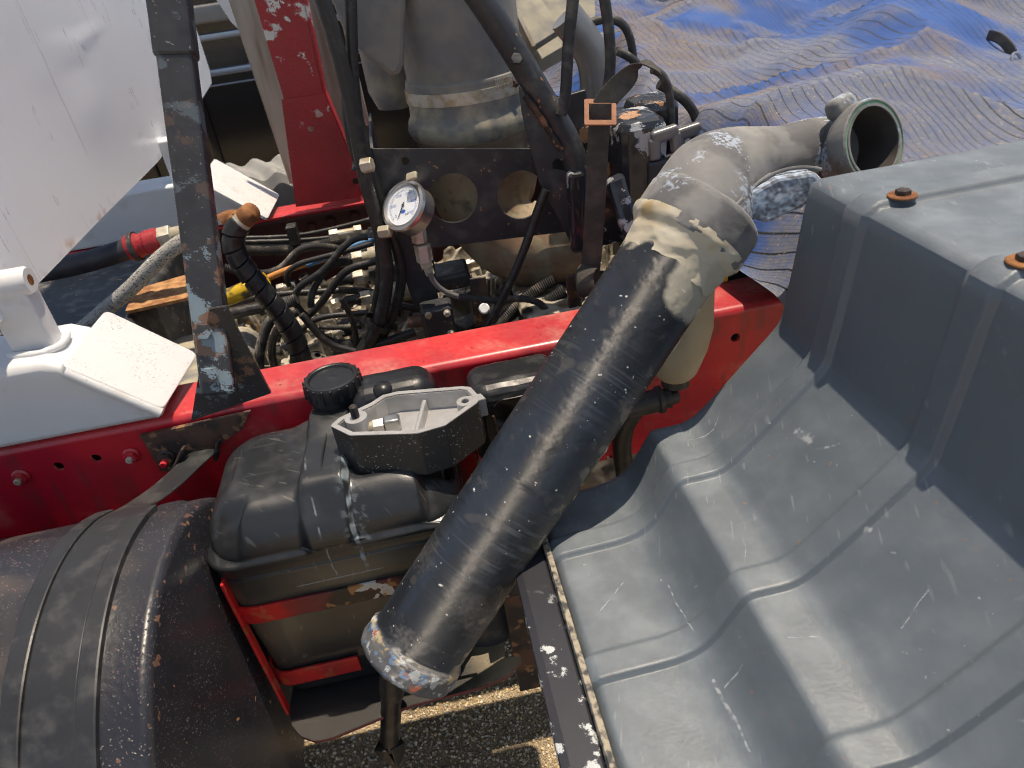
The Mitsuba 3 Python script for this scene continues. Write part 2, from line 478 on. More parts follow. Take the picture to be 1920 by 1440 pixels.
def c_cast(p, n, uv):
    c = mix((0.225, 0.222, 0.215), (0.145, 0.145, 0.142), fb(p, 26.0, 1.0, 5))
    c = mix(c, (0.07, 0.07, 0.075), sm(0.50, 0.68, fb(p, 20.0, 6.0, 5)) * 0.7)
    bl = patch(p, 16.0, 0.57, 0.05, 11.0) * sm(0.25, 0.7, nz(p, 260.0))
    c = mix(c, (0.36, 0.42, 0.50), bl * 0.8)
    return mix(c, (0.36, 0.34, 0.29), sm(0.56, 0.8, fb(p, 15.0, 2.0, 4)) * 0.35)


material('cast_aluminium', c_cast, 0.68, metallic=0.0, bump=lambda p, n, uv: 0.0006 * fb(p, 190.0))
material('corroded_aluminium', lambda p, n, uv: mix((0.13, 0.14, 0.16), (0.36, 0.43, 0.52), sm(0.35, 0.65, fb(p, 60.0, 2.0, 4) * 0.6 + 0.4 * nz(p, 240.0))), 0.7, bump=lambda p, n, uv: 0.0008 * fb(p, 160.0))
material('bare_aluminium', lambda p, n, uv: mix((0.55, 0.55, 0.55), (0.40, 0.39, 0.37), fb(p, 60.0)), 0.42, metallic=0.55, bump=lambda p, n, uv: 0.00025 * nz(p, 500.0))


def c_seal(p, n, uv):
    c = mix((0.52, 0.49, 0.405), (0.40, 0.35, 0.25), fb(p, 28.0, 0.0, 5))
    return mix(c, (0.36, 0.27, 0.13), sm(0.6, 0.8, fb(p, 20.0, 6.0)))


material('cream_sealant', c_seal, 0.6)


def c_zinc(p, n, uv):
    return mix((0.50, 0.47, 0.40), (0.36, 0.30, 0.2), sm(0.4, 0.7, fb(p, 60.0)))


material('dusty_zinc', c_zinc, 0.42, metallic=0.35)
material('steel', lambda p, n, uv: mix((0.58, 0.57, 0.55), (0.42, 0.40, 0.37), fb(p, 40.0)), 0.28, metallic=0.9)


def c_gearbox(p, n, uv):
    c = mix((0.13, 0.115, 0.09), (0.42, 0.385, 0.31), sm(0.33, 0.66, fb(p, 24.0, 1.0, 4)))
    c = mix(c, (0.022, 0.02, 0.018), sm(0.52, 0.66, fb(p, 18.0, 7.0)))
    return mix(c, (0.20, 0.12, 0.05), sm(0.6, 0.75, fb(p, 30.0, 12.0)) * 0.7)


material('dusty_casting', c_gearbox, 0.75, bump=lambda p, n, uv: 0.0016 * fb(p, 130.0, 2.0, 4))


def c_duct(p, n, uv):
    c = mix((0.125, 0.128, 0.13), (0.18, 0.18, 0.173), fb(p, 12.0, 1.0, 4))
    z = sm(1.37, 1.29, p.z + 0.08 * (fb(p, 14.0) - 0.5))
    return mix(c, (0.36, 0.325, 0.235), sm(0.30, 0.66, fb(p, 26.0, 4.0, 5)) * (0.22 + 0.75 * z))


material('dusty_duct', c_duct, 0.62)


def c_elbow(p, n, uv):
    c = mix((0.21, 0.135, 0.085), (0.31, 0.25, 0.165), sm(0.3, 0.7, fb(p, 12.0, 0.0, 4)) * sm(1.0, 1.12, p.z + 0.06 * fb(p, 20.0)))
    c = mix(c, (0.30, 0.27, 0.18), sm(0.4, 0.7, fb(p, 30.0, 7.0)) * 0.7)
    return mix(c, (0.06, 0.045, 0.035), sm(0.52, 0.75, fb(p, 34.0, 9.0, 5)) * 0.7)


material('dusty_rusty_steel', c_elbow, 0.7)


def c_blackdust(p, n, uv):
    c = mix((0.022, 0.024, 0.029), (0.038, 0.04, 0.044), fb(p, 12.0))
    c = mix(c, (0.17, 0.165, 0.15), sm(0.5, 0.85, fb(p, 32.0, 3.0, 4)) * (0.3 + 0.5 * up(n)))
    return mix(c, (0.34, 0.17, 0.08), specks(p, 90.0, 0.72) * 0.8)


material('dusty_black_paint', c_blackdust, 0.45)
material('cast_shell_paint', lambda p, n, uv: mix(mix((0.022, 0.023, 0.024), (0.04, 0.04, 0.038), fb(p, 30.0, 0.0, 4)), (0.45, 0.44, 0.42), specks(p, 330.0, 0.60, 2.0) * sm(0.35, 0.65, fb(p, 30.0, 8.0)) * 0.8), 0.42)


def c_khaki(p, n, uv):
    c = mix((0.20, 0.185, 0.14), (0.30, 0.28, 0.21), fb(p, 20.0))
    return mix(c, (0.11, 0.115, 0.12), sm(0.45, 0.72, fb(p, 22.0, 4.0, 5)) * 0.7)


material('khaki_dust', c_khaki, 0.7)


def c_engine(p, n, uv):
    c = mix((0.012, 0.013, 0.017), (0.03, 0.033, 0.04), fb(p, 20.0))
    c = mix(c, (0.48, 0.50, 0.52), patch(p, 24.0, 0.60, 0.03, 6.0) * 0.8)
    return mix(c, (0.42, 0.24, 0.13), patch(p, 18.0, 0.66, 0.02, 2.0))


material('chipped_engine_paint', c_engine, 0.22, clearcoat=0.4)


def c_airtank(p, n, uv):
    c = mix((0.014, 0.015, 0.020), (0.030, 0.031, 0.038), fb(p, 14.0))
    c = mix(c, (0.17, 0.08, 0.09), sm(0.40, 0.7, fb(p, 16.0, 3.0)) * specks(p, 330.0, 0.60, 2.0, 0.10) * sm(-0.37, -0.40, p.x))
    sp = specks(p, 380.0, 0.62, 1.0) * sm(0.3, 0.6, nz(p, 20.0))
    c = mix(c, (0.30, 0.28, 0.28), sp * 0.35)
    ch = specks(p, 75.0, 0.60, 8.0) * sm(0.024, 0.012, dr.abs(p.x + 0.382)) * sm(0.1, 0.2, dr.sqrt(dr.square(p.y - 0.706) + dr.square(p.z - 0.695)) - 0.1)
    ch = dr.maximum(ch, specks(p, 80.0, 0.74, 18.0))
    c = mix(c, (0.36, 0.19, 0.11), ch * sm(-0.41, -0.38, p.x + 0.0) + 0.35 * ch * sm(-0.36, -0.40, p.x))
    return mix(c, (0.22, 0.17, 0.11), sm(0.60, 0.8, fb(p, 9.0, 12.0)) * up(n) * 0.25)


material('speckled_tank_paint', c_airtank, 0.33, bump=lambda p, n, uv: 0.0007 * specks(p, 380.0, 0.55, 1.0, 0.15) + 0.0003 * nz(p, 180.0, 4.0))


def c_strapsteel(p, n, uv):
    c = mix((0.014, 0.015, 0.017), (0.026, 0.027, 0.030), fb(p, 16.0))
    return mix(c, (0.13, 0.128, 0.12), sm(0.45, 0.85, fb(p, 40.0, 5.0, 5)) * 0.35)


material('black_strap_paint', c_strapsteel, 0.42, bump=lambda p, n, uv: 0.0006 * nz(p, 30.0) + 0.0001 * nz(p, 600.0))


def c_redstrap(p, n, uv):
    c = mix((0.52, 0.014, 0.015), (0.36, 0.02, 0.02), sm(0.4, 0.7, fb(p, 20.0, 0.0, 5)))
    w = sm(-0.36, -0.22, p.x) * sm(0.70, 0.74, p.z)
    c = mix(c, (0.085, 0.02, 0.024), dr.clip(sm(0.35, 0.6, fb(p, 24.0, 5.0) + 0.30 * w - 0.02), 0, 1) * (0.25 + 0.75 * w))
    c = mix(c, (0.020, 0.015, 0.015), sm(0.5, 0.62, fb(p, 22.0, 8.0) + 0.16 * w - 0.06) * w)
    c = mix(c, (0.5, 0.5, 0.44), sm(0.63, 0.65, fb(p, 38.0, 2.0)) * w)
    return mix(c, (0.33, 0.15, 0.05), sm(0.6, 0.68, fb(p, 55.0, 3.0)) * (0.3 + 0.7 * w))


material('worn_red_strap_paint', c_redstrap, 0.42)


def c_plate(p, n, uv):
    c = mix((0.014, 0.014, 0.015), (0.030, 0.028, 0.025), fb(p, 14.0, 0.0, 4))
    c = mix(c, (0.42, 0.35, 0.22), sm(-0.10, 0.02, p.x + 0.06 * (fb(p, 20.0) - 0.5)) * 0.8)  # black turns tan towards the right end
    return mix(c, (0.13, 0.02, 0.028), sm(0.5, 0.3, dr.abs(n.z)) * 0.85)


material('black_tan_shelf_paint', c_plate, 0.55)


def c_tarp(p, n, uv):
    # blue woven cloth with darker woven lines and pale dirt
    c = mix((0.020, 0.070, 0.25), (0.034, 0.105, 0.34), fb(p, 6.0, 2.0))
    # the cloth's own coordinates: lines of the weave
    u, v = uv.x + 0.06 * (mikit.fbm(uv.x * 4.0, uv.y * 4.0, 0.5, octaves=3) - 0.5), uv.y
    l1 = dr.abs(u * 46.0 - dr.floor(u * 46.0) - 0.5) * 2
    l2 = dr.abs(u * 230.0 - dr.floor(u * 230.0) - 0.5) * 2
    l3 = dr.abs(v * 260.0 - dr.floor(v * 260.0) - 0.5) * 2
    f = fb(p, 4.0, 8.0, 4)
    d = sm(0.33, 0.57, f + 0.12 * (fb(p, 50.0, 4.0) - 0.5))
    dirt = mix((0.19, 0.19, 0.187), (0.21, 0.165, 0.10), sm(0.42, 0.62, fb(p, 5.0, 3.0, 4)))
    c = mix(c, dirt, d * (0.45 + 0.5 * noise(u * 240.0, v * 240.0)))
    c = mix(c, (0.03, 0.035, 0.05), sm(0.76, 0.97, l1) * (0.45 + 0.5 * noise(u * 12.0, v * 9.0)) + sm(0.5, 1.0, l2) * 0.30 + sm(0.6, 1.0, l3) * 0.22)
    return mix(c, (0.40, 0.31, 0.17), specks(p, 170.0, 0.60, 6.0, 0.1) * d * 0.5)


material('dirty_blue_cloth', c_tarp, 0.8, bump=lambda p, n, uv: 0.0006 * noise(uv.x * 700.0, uv.y * 500.0) + 0.010 * fb(p, 11.0, 2.0, 4))


def c_wood(p, n, uv):
    return mix((0.36, 0.34, 0.29), (0.22, 0.19, 0.145), sm(0.3, 0.75, mikit.fbm(p.x * 60.0, p.y * 20.0, p.z * 5.0)))


material('weathered_plywood', c_wood, 0.8)
material('black_gloss', lambda p, n, uv: mix((0.006, 0.006, 0.007), (0.05, 0.046, 0.04), sm(0.55, 0.8, fb(p, 3.0)) * 0.35), 0.12, clearcoat=0.6)
material('chrome_trim', (0.30, 0.36, 0.46), 0.25, metallic=0.8)
material('grey_plastic', lambda p, n, uv: mix((0.27, 0.27, 0.26), (0.20, 0.195, 0.18), fb(p, 16.0)), 0.55)
material('yellow_wrap', lambda p, n, uv: mix((0.55, 0.36, 0.01), (0.09, 0.07, 0.03), sm(0.50, 0.66, fb(p, 50.0))), 0.5)
material('orange_sheath', lambda p, n, uv: mix((0.62, 0.24, 0.03), (0.40, 0.2, 0.08), fb(p, 40.0)), 0.5)
material('blue_sheath', lambda p, n, uv: mix((0.03, 0.26, 0.62), (0.15, 0.25, 0.35), fb(p, 40.0)), 0.45)
material('cream_plastic', lambda p, n, uv: mix((0.42, 0.39, 0.30), (0.28, 0.25, 0.17), fb(p, 22.0)), 0.45)
material('webbing', lambda p, n, uv: mix((0.030, 0.029, 0.027), (0.11, 0.10, 0.08), sm(0.3, 0.8, fb(p, 40.0)) * 0.5 + 0.3 * nz(p, 700.0)), 0.85, bump=lambda p, n, uv: 0.0006 * nz(p, 900.0))
material('copper_buckle', lambda p, n, uv: mix((0.42, 0.20, 0.11), (0.24, 0.11, 0.06), fb(p, 90.0)), 0.5, metallic=0.3)
material('grey_metal', lambda p, n, uv: mix((0.24, 0.24, 0.245), (0.15, 0.145, 0.14), fb(p, 14.0)), 0.35, metallic=0.4)
material('white_dial', (0.78, 0.82, 0.86), 0.35)
material('dial_blue', (0.02, 0.10, 0.42), 0.5)
material('dial_black', (0.01, 0.01, 0.012), 0.5)
material('green_gasket', (0.14, 0.30, 0.17), 0.6)
material('pipe_bore', lambda p, n, uv: mix((0.035, 0.032, 0.03), (0.09, 0.08, 0.07), fb(p, 40.0)), 0.6)
material('faded_trim', lambda p, n, uv: mix((0.05, 0.05, 0.05), (0.40, 0.35, 0.26), sm(0.30, 0.62, fb(p, 160.0, 0.0, 4)) * 0.8), 0.75)


def c_ledge(p, n, uv):
    c = mix((0.020, 0.021, 0.027), (0.034, 0.034, 0.040), fb(p, 12.0))
    return mix(c, (0.46, 0.49, 0.49), patch(p, 52.0, 0.63, 0.012, 6.0) * sm(0.64, 0.58, p.y) * sm(0.052, 0.05, dr.abs(p.x - 0.052)))


material('chipped_ledge_paint', c_ledge, 0.35)


def c_ground(p, n, uv):
    a, b, r = mikit.voronoi(p.x * 190.0, p.y * 190.0)
    c = mix((0.26, 0.20, 0.12), (0.50, 0.41, 0.27), r)
    c = mix(c, (0.12, 0.09, 0.055), sm(0.16, 0.02, b - a))
    return mix(c, (0.17, 0.12, 0.06), sm(0.45, 0.7, fb(p, 5.0)) * 0.6)


material('gravel_ground', c_ground, 0.85, bump=lambda p, n, uv: 0.0012 * sm(0.0, 0.25, mikit.voronoi(p.x * 190.0, p.y * 190.0)[1] - mikit.voronoi(p.x * 190.0, p.y * 190.0)[0]))
scene['pebble'] = {'type': 'twosided', 'bsdf': {'type': 'principled', 'base_color': {'type': 'mesh_attribute', 'name': 'vertex_color'}, 'roughness': 0.7}}
scene['glass'] = {'type': 'thindielectric', 'int_ior': 1.5}

# ---------------------------------------------------------------- the ground
g = trimesh.Trimesh(np.array([[-60, -60, 0], [60, -60, 0], [60, 60, 0], [-60, 60, 0.]]), [[0, 1, 2], [0, 2, 3]])
add('ground', g, 'gravel_ground', label='fine brown gravel surface under the truck frame', kind='structure', smooth=False)
ico = trimesh.creation.icosphere(0, 1.0)
N = 15000
bx, by = rng.uniform(-0.75, 0.3, N), rng.uniform(0.75, 1.55, N)
rad = 0.0019 + 0.0030 * rng.random(N) ** 2
pv = ico.vertices[None] * rad[:, None, None] * rng.uniform(0.6, 1.25, (N, 1, 3)) * rng.uniform(0.8, 1.2, (N, len(ico.vertices), 1))
pv = pv + np.stack([bx, by, rad * 0.45], 1)[:, None]
pal = 1.9 * np.array([[0.30, 0.25, 0.16], [0.25, 0.20, 0.125], [0.34, 0.30, 0.22], [0.20, 0.16, 0.105], [0.31, 0.23, 0.12], [0.15, 0.125, 0.095], [0.27, 0.245, 0.195]])
pc = pal[rng.integers(0, len(pal), N)] * rng.uniform(0.7, 1.2, (N, 1))
add('gravel', trimesh.Trimesh(pv.reshape(-1, 3), (ico.faces[None] + np.arange(N)[:, None, None] * len(ico.vertices)).reshape(-1, 3), process=False), 'pebble',
    label='loose small brown and grey stones lying below the plastic tank', kind='stuff', smooth=True, color=np.repeat(pc, len(ico.vertices), 0))

# ---------------------------------------------------------------- near chassis rail
def channel(y0, y1, x0, x1, z0=0.72, z1=1.0, t=0.007, holes=(), rad_=0.014):
    """C channel along x with the web at y0 and flanges running to y1"""
    s = 1 if y1 > y0 else -1
    out = Polygon([(0, z0), (abs(y1 - y0), z0), (abs(y1 - y0), z1), (0, z1)])
    rr = out.buffer(-rad_).buffer(rad_).union(Polygon([(0.03, z0), (abs(y1 - y0), z0), (abs(y1 - y0), z1), (0.03, z1)]))
    inn = Polygon([(t, z0 + t), (1, z0 + t), (1, z1 - t), (t, z1 - t)])
    sec = rr.difference(inn.buffer(-rad_ + t).buffer(rad_ - t, quad_segs=6))
    m = m3.Manifold.extrude(m3.CrossSection([np.array(sec.exterior.coords)[:-1]], m3.FillRule.EvenOdd), x1 - x0)
    # local (a, b, c) -> (x = c, y = y0 + s a, z = b)
    R = np.array([[0, 0, 1, x0], [s, 0, 0, y0], [0, 1, 0, 0.0]])
    m = m.transform(R)
    for (hx, hz, hr) in holes:
        m = m - m3.Manifold.cylinder(0.06, hr, hr, 20).rotate([90, 0, 0]).translate([hx, y0 + 0.03, hz])
    return tm(m)


RY = 1.05
rail = thing('chassis_rail', 'near red steel chassis rail with bolt holes, running under the big diagonal pipe', 'chassis rail')
hp = [V(-0.6599, 1.0500, 0.9482), V(-0.5996, 1.0500, 0.9495), V(0.0544, 1.0500, 0.9458), V(0.4462, 1.0500, 0.9412), V(0.5035, 1.0500, 0.9407), V(0.2675, 1.0500, 0.7742), V(0.2631, 1.0500, 0.7281), V(0.1133, 1.0500, 0.9043)]
holes = [(h[0], h[2], 0.0085) for h in hp]
add('web', channel(RY, 1.155, -2.6, 1.9, holes=holes), 'red_paint', rail, smooth=30)
for i, q in enumerate([V(-0.7206, 1.0490, 0.9445), V(-0.5439, 1.0490, 0.9438)]):
    hexbolt(q, (0, -1, 0), parent=rail, mat='red_paint', tip='dusty_zinc')

pl = thing('rail_bracket', 'dark rusty angle plate bolted on the red rail left of the black tank', 'bracket')
ply_ = [V(-0.5126, 1.0460, 0.9823), V(-0.3345, 1.0460, 0.9875), V(-0.3569, 1.0460, 0.9582), V(-0.4145, 1.0460, 0.9302), V(-0.4869, 1.0460, 0.9006), V(-0.5079, 1.0460, 0.9084)]
pz = prism(Polygon([(q[0], q[2]) for q in ply_]), 0.009, 0.001)
add('plate', put(pz, V(0, 1.047, 0), R=np.array([[1, 0, 0], [0, 0, -1], [0, 1, 0.]])), 'rusty_dark_steel', pl)
hexbolt(V(-0.4883, 1.0370, 0.9343), (0, -1, 0), parent=pl, mat='rusty_dark_steel', tip='red_paint', stud=0.012)
for (u0, u1) in ((V(-0.4749, 1.0200, 0.9225), V(-0.4475, 1.0200, 0.9577)), (V(-0.4086, 1.0200, 0.9212), V(-0.3922, 1.0200, 0.9570))):
    add('tab', bar(u0, u1, 0.016, 0.006, up=(0.2, 1, 0)), 'rusty_dark_steel', pl)

# gusset and leaning post
gus = [V(-0.4268, 1.0350, 0.9936), V(-0.2916, 1.0350, 1.0160), V(-0.3060, 1.0350, 1.1329), V(-0.3094, 1.0350, 1.1763), V(-0.3351, 1.0350, 1.1771)]
XZ = np.array([[1, 0, 0], [0, 0, -1], [0, 1, 0.]])
post = thing('brace_post', 'leaning black square post with flaking grey-blue paint, bolted beside the near red rail', 'post')
gp = prism(Polygon([(q[0], q[2]) for q in gus]), 0.008, 0.001)
add('gusset', put(gp, V(0, 1.043, 0), R=XZ), 'chipped_black_paint', post)
B0, B1 = V(-0.3585, 1.0120, 1.0461), V(-0.2932, 1.2350, 1.5706)
ax = unit(B1 - B0)
W_, D_ = 0.050, 0.036
R_ = basis(ax, V(1, 0.05, 0))
Lp = np.linalg.norm(B1 - B0)
cut = 0.86 * Lp


def hollow(w, d, z0, z1, t=0.005):
    o = rbox((-w / 2, -d / 2, z0), (w / 2, d / 2, z1), 0.005)
    return o


add('lower_tube', rough(fine(put(hollow(W_, D_, 0, cut + 0.03), B0, R=R_), 0.02), 0.0005, 40), 'chipped_black_paint', post)
add('upper_sleeve', rough(fine(put(hollow(W_ + 0.006, D_ + 0.006, cut, Lp * 1.6), B0, R=R_), 0.02), 0.0005, 40), 'chipped_black_paint', post)
for (u, v) in ((V(-0.3422, 1.0200, 1.1483), 0), (V(-0.3511, 1.0000, 1.0859), 1)):
    k = (u - B0) @ ax
    lx = (u - B0) @ R_[:, 0]
    side = -1 if R_[1, 1] > 0 else 1
    o = B0 + ax * k + R_[:, 0] * (-0.006) + R_[:, 1] * (side * D_ / 2)
    hexbolt(o, R_[:, 1] * side, af=0.022, h=0.010, flange=0, stud=0.0, parent=post, mat='chipped_black_paint')

# ---------------------------------------------------------------- white subframe, near
sf = thing('white_subframe', 'near white box beam with a sloped end plate and an upright lug', 'subframe beam')
prof = rounded([(-2.4, 1.004), (-2.4, 1.14), (-0.60, 1.14), (-0.575, 1.128), (-0.478, 1.022), (-0.462, 1.004)], 0.006)
add('beam', put(prism(prof, 0.145, 0.013), V(0, 1.185, 0), R=XZ), 'white_paint', sf, smooth=65)
c4 = [V(-0.5750, 1.0320, 1.1281), V(-0.4631, 1.0320, 1.0212), V(-0.4464, 1.1950, 1.0199), V(-0.5524, 1.1950, 1.1379)]
e1, e2 = unit(c4[1] - c4[0]), None
nn = unit(np.cross(c4[1] - c4[0], c4[3] - c4[0]))
e2 = np.cross(nn, e1)
q2 = [((q - c4[0]) @ e1, (q - c4[0]) @ e2) for q in c4]
poly = Polygon(q2).buffer(-0.012).buffer(0.012)
add('end_plate', put(prism(poly, 0.013, 0.002), c4[0] - nn * 0.0035, R=np.stack([e1, e2, nn], 1)), 'white_paint', sf)
c, s = spline([c4[0] + e1 * 0.01, (c4[0] + c4[1]) / 2, c4[1]], 0.002)
add('weld_bead', rough(sweep(c, s, lambda a, g: np.full(len(g), 0.0085), 12), 0.0006, 60), 'white_paint', sf)
lug = add('lug', rbox((-0.655, 1.085, 1.135), (-0.592, 1.125, 1.24), 0.005), 'white_paint', sf)
add('boss', put(lathe([(0.0, 0), (0.021, 0), (0.021, 0.136), (0.0185, 0.140), (0.0085, 0.140), (0.0085, 0.125), (0, 0.125)], 32), V(-0.725, 1.10, 1.247), ez=(1, 0, 0)), 'white_paint', lug)
add('bore', put(lathe([(0, 0), (0.0083, 0), (0.0083, 0.002), (0, 0.002)], 20), V(-0.7, 1.10, 1.247) + V(0.113, 0, 0), ez=(1, 0, 0)), 'orange_rust', lug)
c, s = spline([V(-0.66, 1.083, 1.141), V(-0.59, 1.083, 1.141), V(-0.588, 1.128, 1.141)], 0.002)
add('weld_bead', rough(sweep(c, s, 0.006, 10), 0.0015, 90), 'white_paint', sf)

# ---------------------------------------------------------------- white body panel, crosswise
pan = thing('white_body_panel', 'big white dented sheet metal wall at the top left, behind the black post', 'body panel')
out = Polygon([(0.80, 1.2), (2.03, 1.2), (2.62, 1.235), (2.90, 1.26), (2.93, 1.30), (2.93, 2.8), (0.80, 2.8)])
pm = fine(prism(out, 0.004), 0.035)
yz = pm.vertices.copy()
dn = np.zeros(len(yz))
for (cy, cz, ry, rz, a, sl) in ((1.9, 1.50, 0.30, 0.22, 0.005, 0.4), (1.5, 1.45, 0.22, 0.25, -0.004, 0.2), (1.35, 1.65, 0.28, 0.2, 0.004, 0.6), (2.2, 1.75, 0.26, 0.24, 0.005, -0.3), (1.72, 1.38, 0.09, 0.06, 0.003, 0)):
    a1, a2 = (yz[:, 0] - cy) / ry, (yz[:, 1] - cz) / rz + sl * (yz[:, 0] - cy) / ry
    dn += a * np.exp(-a1 ** 2 - a2 ** 2)
cr = (yz[:, 1] - 1.50 - 0.10 * (yz[:, 0] - 1.75))
dn += 0.003 * np.exp(-(cr / 0.010) ** 2) * np.exp(-((yz[:, 0] - 1.75) / 0.2) ** 4)
dn += 0.003 * (meshkit.fbm(np.stack([yz[:, 0] * 3, yz[:, 1] * 3, yz[:, 0] * 0], 1), 3) - 0.5)
pm.vertices[:, 2] += dn
add('sheet', put(pm, V(-0.644, 0, 0), R=np.array([[0, 0, 1], [1, 0, 0], [0, 1, 0.]])), 'white_sheet', pan, smooth=50)
add('return_flange', rbox((-0.69, 0.8, 1.2005), (-0.645, 2.03, 1.204), 0.0015), 'white_sheet', pan)

# ---------------------------------------------------------------- far rail, red upright, board
fr = thing('chassis_rail', 'far red chassis rail with its flange catching sun, below the tall red upright', 'chassis rail')
add('web', channel(2.13, 2.035, -2.6, 1.9, z1=0.992, rad_=0.012), 'shaded_dirty_red_paint', fr, smooth=30)  # web takes the darker red with shade and dirt painted in
add('top_flange', rbox((-2.6, 2.033, 0.993), (1.9, 2.134, 1.001), 0.002), 'red_paint', fr, label='bright red top flange')
for q in [V(-0.3826, 2.1220, 0.9299), V(-0.3199, 2.1220, 0.9299), V(-0.2633, 2.1220, 0.9359), V(-0.1915, 2.1220, 0.9393)]:
    hexbolt(q, (0, -1, 0), af=0.022, h=0.008, flange=0.034, stud=0, parent=fr, mat='shaded_dirty_red_paint')
up_ = thing('red_upright', 'tall red steel upright with chipped paint, standing on the far rail', 'upright')
f1 = [V(-0.3368, 2.0500, 1.0155), V(-0.1565, 2.0500, 1.0112), V(-0.1485, 2.0500, 1.0705), V(-0.1866, 2.0500, 1.2929), V(-0.2954, 2.0500, 1.2951)]
f2 = [V(-0.2899, 2.0580, 1.2688), V(-0.1880, 2.0580, 1.2731), V(-0.1797, 2.0580, 1.5443), V(-0.2959, 2.0580, 1.5595)]
hole = V(-0.2418, 2.0500, 1.2124)
pf = Polygon([(q[0], q[2]) for q in f1]).difference(Point(hole[0], hole[2]).buffer(0.008)).difference(Point(V(-0.1591, 2.0500, 1.0573)[0], V(-0.1591, 2.0500, 1.0573)[2]).buffer(0.009))
add('foot', put(prism(pf, 0.008, 0.001), V(0, 2.056, 0), R=XZ), 'red_chipped_paint', up_)
add('post', put(prism(Polygon([(q[0], q[2]) for q in f2]), 0.012, 0.001), V(0, 2.069, 0), R=XZ), 'red_chipped_paint', up_)
e = [V(-0.1558, 2.0500, 1.0142), V(-0.1485, 2.0500, 1.0705), V(-0.1856, 2.0500, 1.2914), V(-0.1765, 2.0500, 1.5442)]
for a, b in zip(e[:-1], e[1:]):
    add('side_flange', bar(a + V(0.002, 0.035, 0), b + V(0.002, 0.035, 0), 0.006, 0.062, up=(1, 0, 0.3), r=0.002), 'red_chipped_paint', up_)
bd = [V(-0.3853, 2.2000, 1.5778), V(-0.3599, 2.2000, 1.0343), V(-0.0875, 2.2000, 1.1519), V(-0.1915, 2.2000, 1.5525)]
bl0, bl1, br0 = V(-0.3776, 2.1700, 1.6012), V(-0.3558, 2.1700, 1.0500), V(-0.1327, 2.1700, 1.1431)
bo = thing('plywood_board', 'weathered grey-brown plywood board standing behind the red upright', 'board')
pb = Polygon([(bl0[0], bl0[2]), (bl1[0], bl1[2]), (br0[0], bl1[2] + 0.01), (br0[0] - 0.01, bl0[2])])
add('panel', put(prism(pb, 0.018, 0.001), V(0, 2.19, 0), R=XZ), 'weathered_plywood', bo)
add('edge_strip', bar(V(-0.0999, 2.1500, 1.4690), V(-0.0969, 2.1500, 1.1786), 0.012, 0.02, up=(1, 0, 0)), 'weathered_plywood', bo)

# far subframe
s2 = thing('white_subframe', 'far white box beam behind the black post, half in the shade of the white panel', 'subframe beam')
prof = rounded([(-2.4, 1.004), (-2.4, 1.13), (-0.56, 1.13), (-0.52, 1.12), (-0.44, 1.03), (-0.42, 1.004)], 0.006)
add('beam', put(prism(prof, 0.13, 0.005), V(0, 2.165, 0), R=XZ), 'white_paint', s2)
ep = [V(-0.5205, 2.0300, 1.1453), V(-0.4101, 2.0300, 1.0349), V(-0.4585, 2.0300, 0.9823), V(-0.5773, 2.0300, 1.0543)]
ep = [V(-0.545, 2.18, 1.145), V(-0.40, 2.18, 1.015), V(-0.41, 1.965, 1.015), V(-0.55, 1.965, 1.14)]
nn = unit(np.cross(ep[1] - ep[0], ep[3] - ep[0]))
nn = nn if nn[2] > 0 else -nn
e1 = unit(ep[1] - ep[0])
e2 = np.cross(nn, e1)
poly = Polygon([((q - ep[0]) @ e1, (q - ep[0]) @ e2) for q in ep]).buffer(-0.01).buffer(0.01)
add('end_plate', put(prism(poly, 0.008, 0.001), ep[0] + nn * 0.002, R=np.stack([e1, e2, nn], 1)), 'white_paint', s2)
lq = V(-0.6108, 2.1000, 1.2195)
add('lug', rbox(lq + V(-0.03, -0.03, -0.12), lq + V(0.035, 0.03, 0.02), 0.006), 'white_paint', s2)

# background vehicle
bv = thing('black_vehicle', 'dark glossy side of a parked vehicle with thin bright trim strips, far back', 'vehicle')
add('body', rbox((-3.2, 3.6, 0.35), (3.2, 5.2, 1.9), 0.06), 'black_gloss', bv)
for (a, b) in (((V(-0.8395, 3.5900, 1.3537)), V(-0.5638, 3.5900, 1.3631)), (V(-0.7961, 3.5900, 1.2164), V(-0.5851, 3.5900, 1.2204))):
    z = (a[2] + b[2]) / 2
    add('trim_strip', rbox((-3.1, 3.575, z - 0.014), (3.1, 3.606, z + 0.014), 0.005), 'chrome_trim', bv)
z = V(-0.6962, 3.5900, 1.1660)[2]
add('trim_strip', rbox((-3.1, 3.588, z - 0.003), (3.1, 3.606, z + 0.003), 0.001), 'chrome_trim', bv)
z = V(-0.6101, 3.5900, 1.4315)[2]
add('ledge', rbox((-3.1, 3.52, z - 0.02), (3.1, 3.61, z + 0.05), 0.01), 'grey_metal', bv)
for x in np.linspace(-2.2, -0.9, 14):
    add('flute', rbox((x, 3.58, 0.5), (x + 0.05, 3.606, 1.12), 0.01), 'black_gloss', bv)
wv = V(-0.5395, 3.0000, 1.4547)
wq = [V(-0.5499, 3.0000, 1.6052), V(-0.4914, 3.0000, 1.5157), V(-0.4989, 3.0000, 1.3866), V(-0.5315, 3.0000, 1.4330), V(-0.5636, 3.0000, 1.5220)]
wpz = prism(Polygon([(q[0], q[2]) for q in wq]), 0.05, 0.004)
add('white_cab_corner', put(wpz, V(0, 3.05, 0), R=XZ), 'white_paint', label='small white vehicle panel corner at the top, beside the plywood board', cat='vehicle panel')

